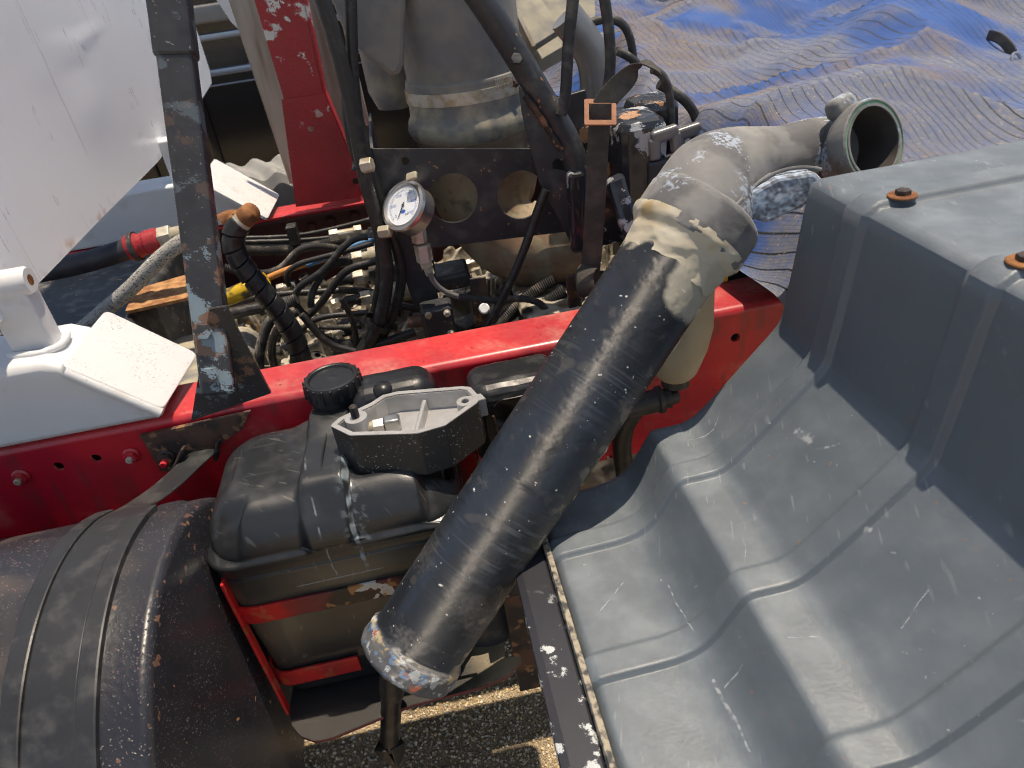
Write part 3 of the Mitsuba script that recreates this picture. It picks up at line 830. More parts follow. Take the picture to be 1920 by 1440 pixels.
# grey ribbed cover by the far rail
gb = V(-0.5057, 2.4500, 0.9971)
gc = fine(rbox(gb + V(-0.17, -0.1, -0.3), gb + V(0.17, 0.14, 0.05), 0.045), 0.012)
gv = gc.vertices
gv[:, 2] += 0.010 * np.cos((gv[:, 0] + 0.5 * gv[:, 1]) * 2 * PI / 0.085) * (gv[:, 2] > gb[2])
add('ribbed_cover', gc, 'grey_plastic', label='light grey ribbed plastic cover beyond the far rail, left of the red upright foot', cat='cover')
#PART2
# ---------------------------------------------------------------- large round fuel tank, left front
ft = thing('fuel_tank', 'large dark cylindrical tank with pinkish specks and rusty rim chips', 'tank')
FY, FZ, FR, FX = 0.734, 0.670, 0.314, -0.397
prof = [(0, -1.4), (FR, -1.4)] + [(FR, z) for z in np.linspace(-1.38, -0.075, 40)] + [(FR + 0.004, -0.066), (FR + 0.004, -0.05), (FR, -0.042)]
prof += [(FR - 0.013 + 0.013 * math.cos(a), -0.013 + 0.013 * math.sin(a)) for a in np.linspace(0, PI / 2, 8)]
prof += [(FR - 0.04, 0.0015), (FR - 0.08, 0.003), (FR * 0.5, 0.007), (0.0, 0.010)]
tk = lathe(prof, 120)
add('shell', put(tk, V(FX, FY, FZ), ez=(1, 0, 0)), 'speckled_tank_paint', ft, smooth=40)


def ringstrap(x0, x1, r0, r1, a0, a1, n=90):
    """curved band of rectangular section round the tank"""
    an = np.linspace(a0, a1, n)
    v, f = [], []
    for a in an:
        for (x, r) in ((x0, r0), (x0, r1 - 0.001), (x0 + 0.002, r1), (x1 - 0.002, r1), (x1, r1 - 0.001), (x1, r0)):
            v.append((x, FY + r * math.cos(a), FZ + r * math.sin(a)))
    k = 6
    for i in range(n - 1):
        for j in range(k):
            a, b = i * k + j, i * k + (j + 1) % k
            f += [(a, b, b + k), (a, b + k, a + k)]
    f += [(0, j + 1, j) for j in range(1, 5)] + [((n - 1) * k, (n - 1) * k + j, (n - 1) * k + j + 1) for j in range(1, 5)]
    m = trimesh.Trimesh(v, f, process=False)
    m.fix_normals()
    return m


bs = thing('tank_strap', 'wide black steel strap with raised rubber edges wrapped over the round tank', 'strap')
add('band', ringstrap(-0.530, -0.472, FR + 0.005, FR + 0.009, 1.02, 4.3), 'black_strap_paint', bs, smooth=25)
add('rubber_edge', rough(fine(ringstrap(-0.553, -0.5302, FR + 0.0005, FR + 0.012, 1.02, 4.3), 0.02), 0.0012, 30), 'black_strap_paint', bs, smooth=25)
add('rubber_edge', rough(fine(ringstrap(-0.4718, -0.449, FR + 0.0005, FR + 0.013, 1.16, 4.3), 0.02), 0.0006, 30), 'black_strap_paint', bs, smooth=25)
ps = [V(-0.501, FY + (FR + 0.007) * math.cos(a), FZ + (FR + 0.007) * math.sin(a)) for a in (1.25, 1.13, 1.02)] + [V(-0.470, 0.96, 0.932), V(-0.44, 1.0, 0.937), V(-0.42, 1.03, 0.937)]
c, s = spline(ps, 0.006)
add('tail', sweep(c, s, 0, 16, flat=(0.029, 0.002), x0=(1, 0, 0)), 'black_strap_paint', bs)

# ---------------------------------------------------------------- black plastic tank
TC, THX, THY = V(-0.206, 0.912, 0), 0.186, 0.128
NP = 220


def ring(hx, hy, r, n=NP):
    """n points of a rounded rectangle, evenly by arc"""
    r = max(min(r, hx - 1e-4, hy - 1e-4), 1e-4)
    p = []
    for (cx, cy, a0) in ((hx - r, hy - r, 0), (-hx + r, hy - r, PI / 2), (-hx + r, -hy + r, PI), (hx - r, -hy + r, 1.5 * PI)):
        p += [(cx + r * math.cos(a), cy + r * math.sin(a)) for a in np.linspace(a0, a0 + PI / 2, 24)]
    p = np.array(p + p[:1])
    L = np.concatenate([[0], np.cumsum(np.hypot(*np.diff(p, axis=0).T))])
    q = np.linspace(0, L[-1], n, endpoint=False)
    return np.stack([np.interp(q, L, p[:, 0]), np.interp(q, L, p[:, 1])], 1)


lv = [(0.572, -0.044), (0.5725, -0.030), (0.577, -0.024), (0.586, -0.020)] + [(z, -0.020 + 0.020 * (z - 0.59) / 0.27) for z in np.linspace(0.6, 0.862, 26)]
lv += [(0.866, 0.0), (0.868, -0.002), (0.870, -0.002), (0.872, 0.0), (0.880, 0.001), (0.888, 0.004), (0.892, 0.0045), (0.896, 0.0035), (0.899, 0.001), (0.903, -0.001)]
lv += [(0.903 + 0.067 * math.sin(a) ** 1.15, -0.001 - 0.060 * (1 - math.cos(a))) for a in np.linspace(0.08, PI / 2, 18)]
base = ring(THX, THY, 0.05)
rows = [np.column_stack([ring(THX + o, THY + o, 0.045 + 0.02 * (z > 0.9) + o * 0.5), np.full(NP, z)]) for (z, o) in lv]
hx, hy = THX - 0.061, THY - 0.061
for k in np.linspace(0.975, 0.14, 32):
    o = np.column_stack([ring(hx - hy + hy * k, hy * k, 0.065 * k * 0.5 + 0.0005), np.full(NP, 0.970)])
    rows.append(o)
tv = np.concatenate(rows)
tv[:, :2] += TC[:2]


def ss(a, b, x):
    t = np.clip((x - a) / (b - a), 0, 1)
    return t * t * (3 - 2 * t)


xx, yy, zz = tv.T
wt = ss(0.888, 0.94, zz)
xc = -0.205 + 0.06 * (yy - 0.9)
bandw = ss(0.037, 0.029, np.abs(xx - xc))
tv[:, 2] += wt * 0.017 * bandw * ss(0.785, 0.83, yy)
tv[:, 1] -= 0.012 * bandw * ss(0.89, 0.91, zz) * ss(0.975, 0.93, zz) * (yy < 0.86) * ss(0.86, 0.82, yy)
rec = ss(-0.172, -0.148, xx) * ss(0.835, 0.862, yy) * ss(-0.018, -0.045, xx)
tv[:, 2] -= wt * 0.050 * rec
cor = ss(0.028, 0.020, np.abs((xx + 0.380) - 0.4 * (yy - 0.80) - 0.022)) * ss(0.850, 0.82, yy)
tv[:, 2] -= wt * 0.016 * cor
cor2 = ss(0.034, 0.026, np.abs(xx + 0.045)) * ss(0.86, 0.83, yy)
tv[:, 2] -= wt * 0.02 * cor2
tv[:, 2] += wt * 0.012 * ss(0.075, 0.03, np.hypot(xx + 0.20, yy - 0.99))
fl = (zz > 0.6) & (zz < 0.86)
tv[:, 1] += np.where(fl & (yy < 0.80), 0.004 * ss(-0.33, -0.30, xx) * ss(-0.05, -0.08, xx) * ss(0.62, 0.64, zz) * ss(0.79, 0.77, zz), 0)
nr = len(rows)
i, j = np.meshgrid(np.arange(nr - 1), np.arange(NP), indexing='ij')
a, b = (i * NP + j).ravel(), (i * NP + (j + 1) % NP).ravel()
tf = np.concatenate([np.stack([a, b, b + NP], 1), np.stack([a, b + NP, a + NP], 1)])
tf = np.vstack([tf, np.stack([np.full(NP, len(tv)), (np.arange(NP) + 1) % NP, np.arange(NP)], 1)])
last = (nr - 1) * NP
ids = np.arange(last, last + NP)
top_ = sorted(ids[tv[ids, 1] >= TC[1]], key=lambda k: tv[k, 0])
bot_ = sorted(ids[tv[ids, 1] < TC[1]], key=lambda k: tv[k, 0])
lid, ia, ib = [], 0, 0
while ia < len(top_) - 1 or ib < len(bot_) - 1:
    if ib == len(bot_) - 1 or (ia < len(top_) - 1 and tv[top_[ia + 1], 0] < tv[bot_[ib + 1], 0]):
        lid.append((top_[ia], bot_[ib], top_[ia + 1]))
        ia += 1
    else:
        lid.append((top_[ia], bot_[ib], bot_[ib + 1]))
        ib += 1
lid = np.array(lid)
flip = np.cross(tv[lid[:, 1]] - tv[lid[:, 0]], tv[lid[:, 2]] - tv[lid[:, 0]])[:, 2] < 0
lid[flip] = lid[flip][:, ::-1]
tf = np.vstack([tf, lid])
tv = np.vstack([tv, [TC[0], TC[1], 0.572]])
pt = thing('plastic_tank', 'black moulded plastic tank with rounded shoulders, pale drips and a ribbed screw cap', 'tank')
tank = trimesh.Trimesh(tv, tf, process=False)
add('body', tank, 'black_plastic', pt, smooth=True)
sc, s = spline([V(-0.200, 0.985, 0.9995), V(-0.204, 0.93, 0.9885), V(-0.208, 0.86, 0.9880), V(-0.209, 0.825, 0.979)], 0.004)
add('mould_seam', sweep(sc, s, 0.0016, 8), 'black_plastic', pt)
CP = V(-0.1880, 1.0117, 1.0400)
neck = lathe([(0, -0.07), (0.043, -0.07), (0.043, -0.05), (0.040, -0.047), (0.040, -0.036), (0.043, -0.034), (0.043, -0.026), (0.03, -0.026), (0, -0.026)], 48)
add('neck', neck.apply_translation(CP), 'plain_black_plastic', pt)
capm = [lathe([(0, -0.027), (0.0445, -0.027), (0.0455, -0.024), (0.0455, -0.007), (0.042, -0.001), (0.038, 0.0), (0.036, -0.001), (0.034, -0.005), (0.012, -0.005), (0.009, -0.0035), (0.0, -0.0035)], 64)]
for k in range(20):
    a = 2 * PI * k / 20
    capm.append(bar(V(0.0455 * math.cos(a), 0.0455 * math.sin(a), -0.026), V(0.0435 * math.cos(a), 0.0435 * math.sin(a), -0.002), 0.0055, 0.005, up=(-math.sin(a), math.cos(a), 0), r=0.0018))
add('cap', cat_(capm).apply_translation(CP), 'plain_black_plastic', pt, label='ribbed black screw cap')
add('rear_shoulder', rough(fine(rbox((-0.172, 0.962, 0.90), (-0.030, 1.046, 1.022), 0.032, 20), 0.01), 0.003, 16), 'plain_black_plastic', pt)
add('hose_stub', put(lathe([(0, 0), (0.02, 0), (0.019, 0.012), (0.015, 0.021), (0.008, 0.026), (0, 0.0275)], 24), V(-0.1107, 0.9870, 1.0000), ez=(0, -0.5, 1)), 'plain_black_plastic', pt)

# holder: shelf, straps
hd = thing('tank_shelf', 'black shelf with rounded corner and dark red edge carrying the plastic tank', 'shelf')
sh = [V(-0.3665, 0.7793, 0.5670), V(-0.3597, 0.7517, 0.5670), V(-0.3425, 0.7280, 0.5670), V(-0.3198, 0.7142, 0.5670), V(-0.2921, 0.7136, 0.5670), V(-0.1683, 0.7383, 0.5670), V(-0.0497, 0.7421, 0.5670), V(-0.0036, 0.7523, 0.5670), V(0.0209, 0.7731, 0.5670), V(0.0258, 0.7846, 0.5670), V(-0.0043, 0.7862, 0.5670), V(0.0001, 0.8598, 0.5670)]
sp_ = Polygon([(q[0], q[1]) for q in sh] + [(0.02, 1.045), (-0.35, 1.045)]).buffer(0).buffer(-0.008).buffer(0.008)
add('plate', prism(sp_, 0.007, 0.001).apply_translation([0, 0, 0.5635]), 'black_tan_shelf_paint', hd)
add('upright', rbox((-0.400, 0.80, 0.575), (-0.3945, 1.045, 0.815), 0.001), 'worn_red_strap_paint', hd)
add('upright_edge', bar(V(-0.3761, 0.7880, 0.8699), V(-0.3677, 0.7800, 0.5693), 0.005, 0.016, up=(1, 0, 0), r=0.001), 'worn_red_strap_paint', hd)


def strap(z, x_end, name, w=0.034):
    o = 0.0055 - 0.020 + 0.020 * (z - 0.59) / 0.27
    rr = 0.045 + o
    cx, cy = TC[0] - THX + 0.045, TC[1] - THY + 0.045
    pth = [V(TC[0] - THX - o, 0.90, z), V(TC[0] - THX - o, cy + 0.03, z)]
    pth += [V(cx + rr * math.cos(a), cy + rr * math.sin(a), z) for a in np.linspace(PI, 1.5 * PI, 9)]
    pth += [V(x, TC[1] - THY - o, z) for x in np.linspace(cx + 0.03, x_end, 8)]
    c, s = spline(pth, 0.005)
    m = sweep(c, s, 0, 20, flat=(w / 2, 0.0026), x0=(0, 0, 1))
    return add(name, rough(m, 0.0006, 60), 'worn_red_strap_paint', hd, smooth=50)


strap(0.795, -0.02, 'strap')
strap(0.628, V(-0.2374, 0.7800, 0.5825)[0], 'strap')
add('rear_plate', rbox((0.012, 0.80, 0.575), (0.018, 1.045, 0.83), 0.001), 'rusty_dark_steel', hd)
add('front_lip', bar(V(0.0326, 0.8000, 0.6995), V(0.0322, 0.8000, 0.4548), 0.045, 0.004, up=(1, 0, 0), r=0.001), 'rusty_dark_steel', hd)
cupc = V(-0.022, 0.885, 0.571)
add('filter_cup', lathe([(0, 0), (0.070, 0), (0.070, 0.125), (0.073, 0.127), (0.073, 0.131), (0.066, 0.131), (0.066, 0.01), (0, 0.01)], 64).apply_translation(cupc), 'dusty_black_paint',
    label='open black round cup on the shelf, mostly behind the lower pipe end', cat='cup')

vl = thing('dust_valve', 'short black rubber valve with a flared split tip, below the big pipe', 'valve')
v0 = V(-0.1877, 0.7420, 0.6180)
v1 = V(-0.2201, 0.7380, 0.4832)
vx = unit(v1 - v0)
Lv = np.linalg.norm(v1 - v0)
add('collar', rough(put(lathe([(0, -0.04), (0.019, -0.04), (0.0205, 0.004), (0.0195, 0.014), (0.016, 0.018), (0, 0.018)], 28), v0, ez=vx), 0.001, 150), 'black_rubber', vl)
add('tube', put(lathe([(0, 0.016), (0.0165, 0.016), (0.0165, Lv - 0.004), (0.018, Lv), (0.013, Lv), (0, Lv - 0.01)], 28), v0, ez=vx), 'plain_black_plastic', vl)
for k, s_ in enumerate((-1, 1)):
    a = v1 + V(s_ * 0.019, -0.004, -0.004)
    fv = np.array([v1 + V(s_ * 0.005, -0.017, 0.008), v1 + V(s_ * 0.0235, -0.008, 0.004), v1 + V(s_ * 0.018, -0.008, -0.024), v1 + V(0.002, -0.012, -0.05), v1 + V(s_ * 0.003, -0.004, -0.012), v1 + V(s_ * 0.013, 0.012, 0.004)])
    hul = m3.Manifold.batch_hull([m3.Manifold.sphere(0.0022, 8).translate([float(t) for t in q]) for q in fv])
    add('flap', tm(hul), 'black_rubber', vl)

# ---------------------------------------------------------------- cast aluminium cover on the tank
cc = thing('cast_cover', 'upturned cast aluminium cover, bare silver inside and black outside, lying on the plastic tank', 'cover')
rim = [V(-0.1857, 0.8829, 1.0300), V(-0.1565, 0.8488, 1.0300), V(-0.0623, 0.8213, 1.0300), V(-0.0231, 0.8271, 1.0300), V(0.0282, 0.8680, 1.0300), V(0.0327, 0.8839, 1.0300), V(0.0236, 0.9129, 1.0300), V(0.0115, 0.9205, 1.0300), V(-0.0855, 0.9412, 1.0300), V(-0.1092, 0.9391, 1.0300), V(-0.1262, 0.9243, 1.0300), V(-0.1724, 0.9004, 1.0300)]
HC = 0.072
o2 = Polygon([(q[0], q[1]) for q in rim]).buffer(0)
o2 = o2.buffer(-0.005).buffer(0.005)
i2 = o2.buffer(-0.0085)
lower = affinity.scale(o2, 0.97, 0.95).buffer(0.0)
mo = m3.Manifold.extrude(m3.CrossSection([np.array(o2.exterior.coords)[:-1]], m3.FillRule.EvenOdd), HC).translate([0, 0, 1.030 - HC])
inn = m3.Manifold.extrude(m3.CrossSection([np.array(i2.exterior.coords)[:-1]], m3.FillRule.EvenOdd), 0.06).translate([0, 0, 1.0300 - 0.032])
shell = tm(mo - inn)
add('shell', shell, 'cast_shell_paint', cc, smooth=25)
rimp = o2.buffer(-0.0004).difference(i2.buffer(0.0004))
add('machined_rim', prism(rimp, 0.0012).apply_translation([0, 0, 1.0302]), 'bare_aluminium', cc)
add('floor', prism(i2.buffer(0.0003), 0.002, 0).apply_translation([0, 0, 0.9985]), 'bare_aluminium', cc)
inner_wall = o2.buffer(-0.0078).difference(o2.buffer(-0.0094))
add('inner_wall', prism(inner_wall, 0.031).apply_translation([0, 0, 0.9985]), 'bare_aluminium', cc)
ra, rb_ = V(-0.0480, 0.9273, 1.0300), V(-0.0680, 0.8259, 1.0300)
add('rib', bar(V(ra[0], ra[1] - 0.006, 1.006), V(rb_[0], rb_[1] + 0.006, 1.006), 0.030, 0.007, up=(0, 0, 1), r=0.0025), 'bare_aluminium', cc)
b0 = V(-0.1481, 0.8903, 1.0300)
bz = add('stud_boss', lathe([(0, 0), (0.0175, 0), (0.0165, 0.034), (0, 0.034)], 28).apply_translation([b0[0], b0[1], 0.999]), 'bare_aluminium', cc)
add('stud', put(lathe([(0, 0), (0.0055, 0)] + [(0.0055 + (0.0006 if k % 2 else -0.0005), 0.002 + 0.0009 * k) for k in range(20)] + [(0.004, 0.021), (0, 0.021)], 16), V(b0[0], b0[1], 1.032), ez=(0, 0, 1)), 'rusty_dark_steel', bz)
k0 = V(0.0109, 0.8801, 1.0300)
add('corner_boss', cat_([prism(Point(k0[0], k0[1]).buffer(0.013).union(Polygon([(k0[0], k0[1] - 0.009), (k0[0] + 0.03, k0[1] - 0.004), (k0[0] + 0.025, k0[1] + 0.012), (k0[0], k0[1] + 0.011)])).difference(Point(k0[0], k0[1]).buffer(0.0055)), 0.03, 0.001).apply_translation([0, 0, 1.0005])]), 'bare_aluminium', cc)
fitg = thing('loose_fitting', 'small silver pipe elbow fitting lying inside the cast cover', 'fitting')
q0, q1 = V(-0.1273, 0.8882, 1.0120), V(-0.0880, 0.8883, 1.0120)
hexp = Polygon([(0.0115 * math.cos(a), 0.0115 * math.sin(a)) for a in np.arange(6) * PI / 3])
add('nut', put(prism(hexp, 0.016, 0.001), q0, ez=q1 - q0), 'steel', fitg)
add('thread', put(lathe([(0, 0), (0.008, 0), (0.008, 0.016), (0, 0.016)], 20), q0 - 0.013 * unit(q1 - q0), ez=q1 - q0), 'cream_plastic', fitg)
add('body', bar(q0 + 0.016 * unit(q1 - q0), q0 + 0.040 * unit(q1 - q0), 0.021, 0.020, r=0.004), 'steel', fitg)

# ---------------------------------------------------------------- the big intake pipe
PR = 0.0655
ip = thing('intake_pipe', 'big black scuffed pipe lying diagonally across the tank, muddy along its underside', 'pipe')
sg = np.linspace(0.0, AL + 0.01, 170)
an = np.arange(140) * 2 * PI / 140
rows = []
for s_ in sg:
    r = PR + 0.0055 * ss(0.040, 0.032, s_) + 0.0012 * ss(0.30, 0.31, s_)
    r -= 0.004 * ss(0.005, 0.0, s_)
    rr = np.full(len(an), r)
    rr += 0.0022 * np.exp(-((an - 2.25) / 0.045) ** 2) * (0.6 + 0.4 * math.sin(s_ * 90))
    q = A0 + AX * s_ + rr[:, None] * (np.cos(an)[:, None] * AB[:, 0] + np.sin(an)[:, None] * AB[:, 1])
    amp = 0.0022 * ss(0.05, 0.03, s_) + 0.0003
    q = q + (q - (A0 + AX * s_)) / rr[:, None] * (amp * 2 * (meshkit.fbm(q * 70, 3) - 0.5))[:, None]
    q = q + (q - (A0 + AX * s_)) / rr[:, None] * (0.007 * np.clip(meshkit.fbm(q * 30, 3, 4) - 0.52, 0, 1) * ss(0.5, 1.0, np.sin(an)) * ss(0.7, 0.2, s_ / AL))[:, None]
    rows.append(q)
puv = np.stack(np.meshgrid(sg, an, indexing='ij'), -1).reshape(-1, 2)
pv_ = np.concatenate(rows)
n_ = len(an)
i, j = np.meshgrid(np.arange(len(sg) - 1), np.arange(n_), indexing='ij')
a, b = (i * n_ + j).ravel(), (i * n_ + (j + 1) % n_).ravel()
pf_ = np.concatenate([np.stack([a, b, b + n_], 1), np.stack([a, b + n_, a + n_], 1)])
add('tube', trimesh.Trimesh(pv_, pf_, process=False), 'scuffed_pipe_paint', ip, smooth=True, uv=puv)
endcap = put(lathe([(0, 0.012), (PR - 0.004, 0.012), (PR - 0.002, 0.004), (PR + 0.001, 0.001), (PR - 0.002, -0.001), (PR - 0.008, 0.004), (0, 0.008)], 60), A0, ez=AX)
add('end_rim', rough(endcap, 0.001, 70), 'pipe_rim_paint', ip)


def onpipe(s_, phi, r=0.0):
    return A0 + AX * s_ + (PR + r) * (math.cos(phi) * AB[:, 0] + math.sin(phi) * AB[:, 1])


for k in range(7):
    s_, ph = AL * rng.uniform(0.45, 0.95), rng.uniform(0.8, 2.3)
    o = onpipe(s_, ph)
    blob = trimesh.creation.icosphere(2, 1.0)
    blob.apply_scale([0.006 + 0.006 * rng.random(), 0.004 + 0.004 * rng.random(), 0.0022])
    if k == 0:
        o = V(0.2447, 0.7518, 1.1921) * 0 + onpipe(AL * 0.84, 1.35)
        blob.apply_scale([1.6, 1.5, 1.5])
    add('filler_blob', rough(put(blob, o, ez=o - A0 - AX * s_), 0.002, 150), 'cream_sealant', ip)

# filler ring under the elbow
CZ = AL + 0.0
ringc = []
for s_ in np.linspace(-0.034, 0.022, 24):
    r = PR + 0.0015 + 0.004 * ss(-0.03, -0.005, s_) + 0.010 * ss(-0.004, 0.016, s_)
    phs = np.arange(90) * 2 * PI / 90
    q = A0 + AX * (CZ + s_) + r * (np.cos(phs)[:, None] * AB[:, 0] + np.sin(phs)[:, None] * AB[:, 1])
    rad_ = (q - A0 - AX * (CZ + s_)) / r
    q = q + rad_ * (0.008 * (meshkit.fbm(q * 45, 4) - 0.5))[:, None] + AX * (0.034 * (meshkit.fbm(q * 22, 4, 7) - 0.5) * ss(0.01, -0.034, s_))[:, None]
    ringc.append(q)
v_ = np.concatenate(ringc)
i, j = np.meshgrid(np.arange(23), np.arange(90), indexing='ij')
a, b = (i * 90 + j).ravel(), (i * 90 + (j + 1) % 90).ravel()
add('sealant_ring', trimesh.Trimesh(v_, np.concatenate([np.stack([a, b, b + 90], 1), np.stack([a, b + 90, a + 90], 1)]), process=False), 'cream_sealant', ip, smooth=True, label='thick cream sealant smeared round the joint')

# cast elbow
NR = unit(RIGHT * 0.40 + DOWN * 0.10 - FWD * 0.91)
RC = V(0.6032, 0.8882, 1.3012)
pts = [A1 + AX * 0.012, V(0.3571, 0.8763, 1.2460), V(0.3886, 0.9040, 1.2758), V(0.4430, 0.9287, 1.2853), V(0.5120, 0.9461, 1.2855), V(0.5762, 0.9480, 1.2848), RC - NR * 0.045, RC - NR * 0.01]
rdd = [0.071, 0.072, 0.066, 0.053, 0.040, 0.041, 0.046, 0.050]
c, s = spline(pts, 0.0045)
tck, u = splprep(np.array(pts).T, s=0, k=3)
fine_ = np.array(splev(np.linspace(0, 1, 400), tck)).T
Lf = np.concatenate([[0], np.cumsum(np.linalg.norm(np.diff(fine_, axis=0), axis=1))])
sk = np.interp(u, np.linspace(0, 1, 400), Lf)
from scipy.interpolate import PchipInterpolator
rf = PchipInterpolator(sk, rdd)
em = sweep(c, s, lambda a, g: np.full(len(g), float(rf(min(max(a, 0), sk[-1])))) * (1 + 0.02 * np.cos(2 * g)), 72, cap=False)
el = thing('cast_elbow', 'grey cast aluminium elbow with open round mouth, sealed onto the top of the big pipe', 'pipe elbow')
add('body', rough(em, 0.0016, 26), 'cast_aluminium', el, smooth=True)
colr = [A1 + AX * (0.014 + t) for t in (0, 0.006, 0.012, 0.03, 0.045)]
add('collar_lip', rough(put(lathe([(0.064, -0.004), (0.077, -0.004), (0.0795, 0.0), (0.0805, 0.016), (0.0805, 0.044), (0.077, 0.052), (0.072, 0.056), (0.064, 0.058)], 72), A1 + AX * 0.012, ez=AX), 0.0016, 30), 'cast_aluminium', el)
add('mouth_flange', put(lathe([(0.0445, -0.03), (0.050, -0.028), (0.0545, -0.016), (0.0560, -0.004), (0.0560, 0.004), (0.0545, 0.006), (0.0525, 0.006), (0.0525, 0.003), (0.049, 0.003), (0.049, 0.006), (0.0455, 0.006), (0.0448, 0.003), (0.0440, -0.03)], 72), RC, ez=NR), 'cast_aluminium', el, smooth=30)
add('gasket', put(lathe([(0.049, 0.0), (0.0525, 0.0), (0.0525, 0.0045), (0.049, 0.0045), (0.049, 0.0)], 72), RC, ez=NR), 'green_gasket', el, label='pale green ring gasket')
bore = put(lathe([(0.0442, 0.005), (0.0425, -0.10), (0.0, -0.10)], 60), RC, ez=NR)
add('bore', bore, 'pipe_bore', el)
lb = RC + (-RIGHT * 0.034 - DOWN * 0.047)
add('mouth_lug', put(rbox((-0.020, -0.012, -0.02), (0.020, 0.016, 0.006), 0.008), lb, ez=NR, ex=unit(RIGHT - DOWN * 0.5)), 'cast_aluminium', el)
wb = [V(0.4045, 0.8416, 1.2545), V(0.4208, 0.8545, 1.2773), V(0.4510, 0.8590, 1.2889), V(0.4953, 0.8551, 1.2893), V(0.5097, 0.8440, 1.2739), V(0.4777, 0.8350, 1.2549), V(0.4349, 0.8312, 1.2425)]
wn = unit(-FWD + DOWN * 0.45)
e1 = unit(RIGHT - wn * (RIGHT @ wn))
e2 = np.cross(wn, e1)
wp = Polygon([((q - wb[0]) @ e1, (q - wb[0]) @ e2) for q in wb]).buffer(0).buffer(-0.006).buffer(0.009)
web = prism(wp, 0.045, 0.005)
add('web_pad', rough(fine(put(web, wb[0] - wn * 0.04, R=np.stack([e1, e2, wn], 1)), 0.008), 0.0012, 60), 'corroded_aluminium', el)
for pts_ in ([V(0.4047, 0.8369, 1.2659), V(0.4197, 0.8469, 1.2838), V(0.4468, 0.8514, 1.2951), V(0.4830, 0.8500, 1.2981), V(0.5090, 0.8440, 1.2926)], [V(0.3497, 0.8002, 1.2561), V(0.3704, 0.8081, 1.2715), V(0.3919, 0.8144, 1.2847)]):
    c, s = spline(pts_, 0.004)
    add('casting_seam', sweep(c, s, 0.0024, 8), 'cast_aluminium', el)

# ---------------------------------------------------------------- grey ribbed moulded cover
pr2 = np.array([(0.082, 0.870), (0.086, 0.888), (0.094, 0.896), (0.13, 0.8985), (0.17, 0.9005), (0.196, 0.906), (0.213, 0.9155), (0.227, 0.931), (0.240, 0.952), (0.2525, 0.9735), (0.256, 0.9785), (0.2605, 0.981), (0.268, 0.9822), (0.280, 0.9822), (0.300, 0.983), (0.316, 0.988), (0.335, 1.003), (0.365, 1.033), (0.40, 1.071), (0.428, 1.1015), (0.4355, 1.111), (0.4405, 1.123), (0.443, 1.140), (0.4515, 1.205), (0.460, 1.280), (0.463, 1.2975), (0.467, 1.3020), (0.474, 1.3030), (0.60, 1.3045), (0.80, 1.308), (1.30, 1.316)])
L = np.concatenate([[0], np.cumsum(np.hypot(*np.diff(pr2, axis=0).T))])
px_, pz_ = PchipInterpolator(L, pr2[:, 0]), PchipInterpolator(L, pr2[:, 1])
sv = np.unique(np.concatenate([np.linspace(0, 0.62, 250), np.linspace(0.62, L[-1], 60)]))
tvv = np.unique(np.concatenate([np.linspace(-0.5, 0.0, 40), np.linspace(0.0, 0.845, 340)]))
S_, T_ = np.meshgrid(sv, tvv, indexing='ij')
X_, Z_ = px_(S_), pz_(S_)
dx, dz = px_(S_, 1), pz_(S_, 1)
ln = np.hypot(dx, dz)
nx_, nz_ = -dz / ln, dx / ln
rib_h = np.zeros_like(T_)
for yc in (0.690, 0.500, 0.305, 0.115, -0.08, -0.27):
    w = T_ - yc
    rib_h += 0.0065 * ss(-0.0235, -0.0205, w) * ss(0.018, 0.010, w)
rib_h += 0.0008 * np.sin(S_ * 7 + T_ * 5)
bt = 0.800 + 0.0 * S_
fall = np.clip(T_ - bt + 0.02, 0, None)
Yc = np.where(fall > 0, bt - 0.02 + 0.022 * np.sin(np.clip(fall / 0.022, 0, PI / 2)), T_)
drop = np.where(fall > 0, 0.022 * (1 - np.cos(np.clip(fall / 0.022, 0, PI / 2))) + np.clip(fall - 0.0346, 0, None), 0)
X_ = X_ + nx_ * (rib_h - drop)
Z_ = Z_ + nz_ * (rib_h - drop)
gv = np.stack([X_, Yc, Z_], -1).reshape(-1, 3)
nt = len(tvv)
i, j = np.meshgrid(np.arange(len(sv) - 1), np.arange(nt - 1), indexing='ij')
a = (i * nt + j).ravel()
gf = np.concatenate([np.stack([a, a + nt, a + nt + 1], 1), np.stack([a, a + nt + 1, a + 1], 1)])
cov = thing('engine_cover', 'large grey stepped plastic cover with moulded ribs and scratches at the right', 'engine cover')
add('shell', trimesh.Trimesh(gv, gf, process=False), 'grey_cover_plastic', cov, smooth=True)
for o in [V(0.4996, 0.6703, 1.3115), V(0.4874, 0.4878, 1.3115)]:
    w = add('washer', rough(lathe([(0, 0), (0.0148, 0), (0.0148, 0.0015), (0.0135, 0.0025), (0, 0.0025)], 28), 0.0006, 200).apply_translation(o), 'orange_rust', cov)
    hx6 = Polygon([(0.008 * math.cos(a), 0.008 * math.sin(a)) for a in np.arange(6) * PI / 3 + 0.2])
    add('bolt_head', prism(hx6, 0.0055, 0.0012).apply_translation(o + V(0, 0, 0.002)), 'rusty_dark_steel', w, label='low rusty bolt head')

lg = thing('ledge_strip', 'narrow black steel ledge with flaking white paint along the lower edge of the grey cover', 'ledge')
sec = rounded([(0.030, 0.868), (0.0305, 0.886), (0.040, 0.889), (0.072, 0.889), (0.076, 0.884), (0.078, 0.868)], 0.002)
add('rail', put(prism(sec, 1.25, 0), V(0, 0.79, 0), R=XZ), 'chipped_ledge_paint', lg)
sec = rounded([(0.0755, 0.886), (0.0765, 0.899), (0.0835, 0.899), (0.0845, 0.886)], 0.001)
add('edge_trim', put(prism(sec, 1.25, 0), V(0, 0.80, 0), R=XZ), 'faded_trim', lg, label='faded tan trim strip')
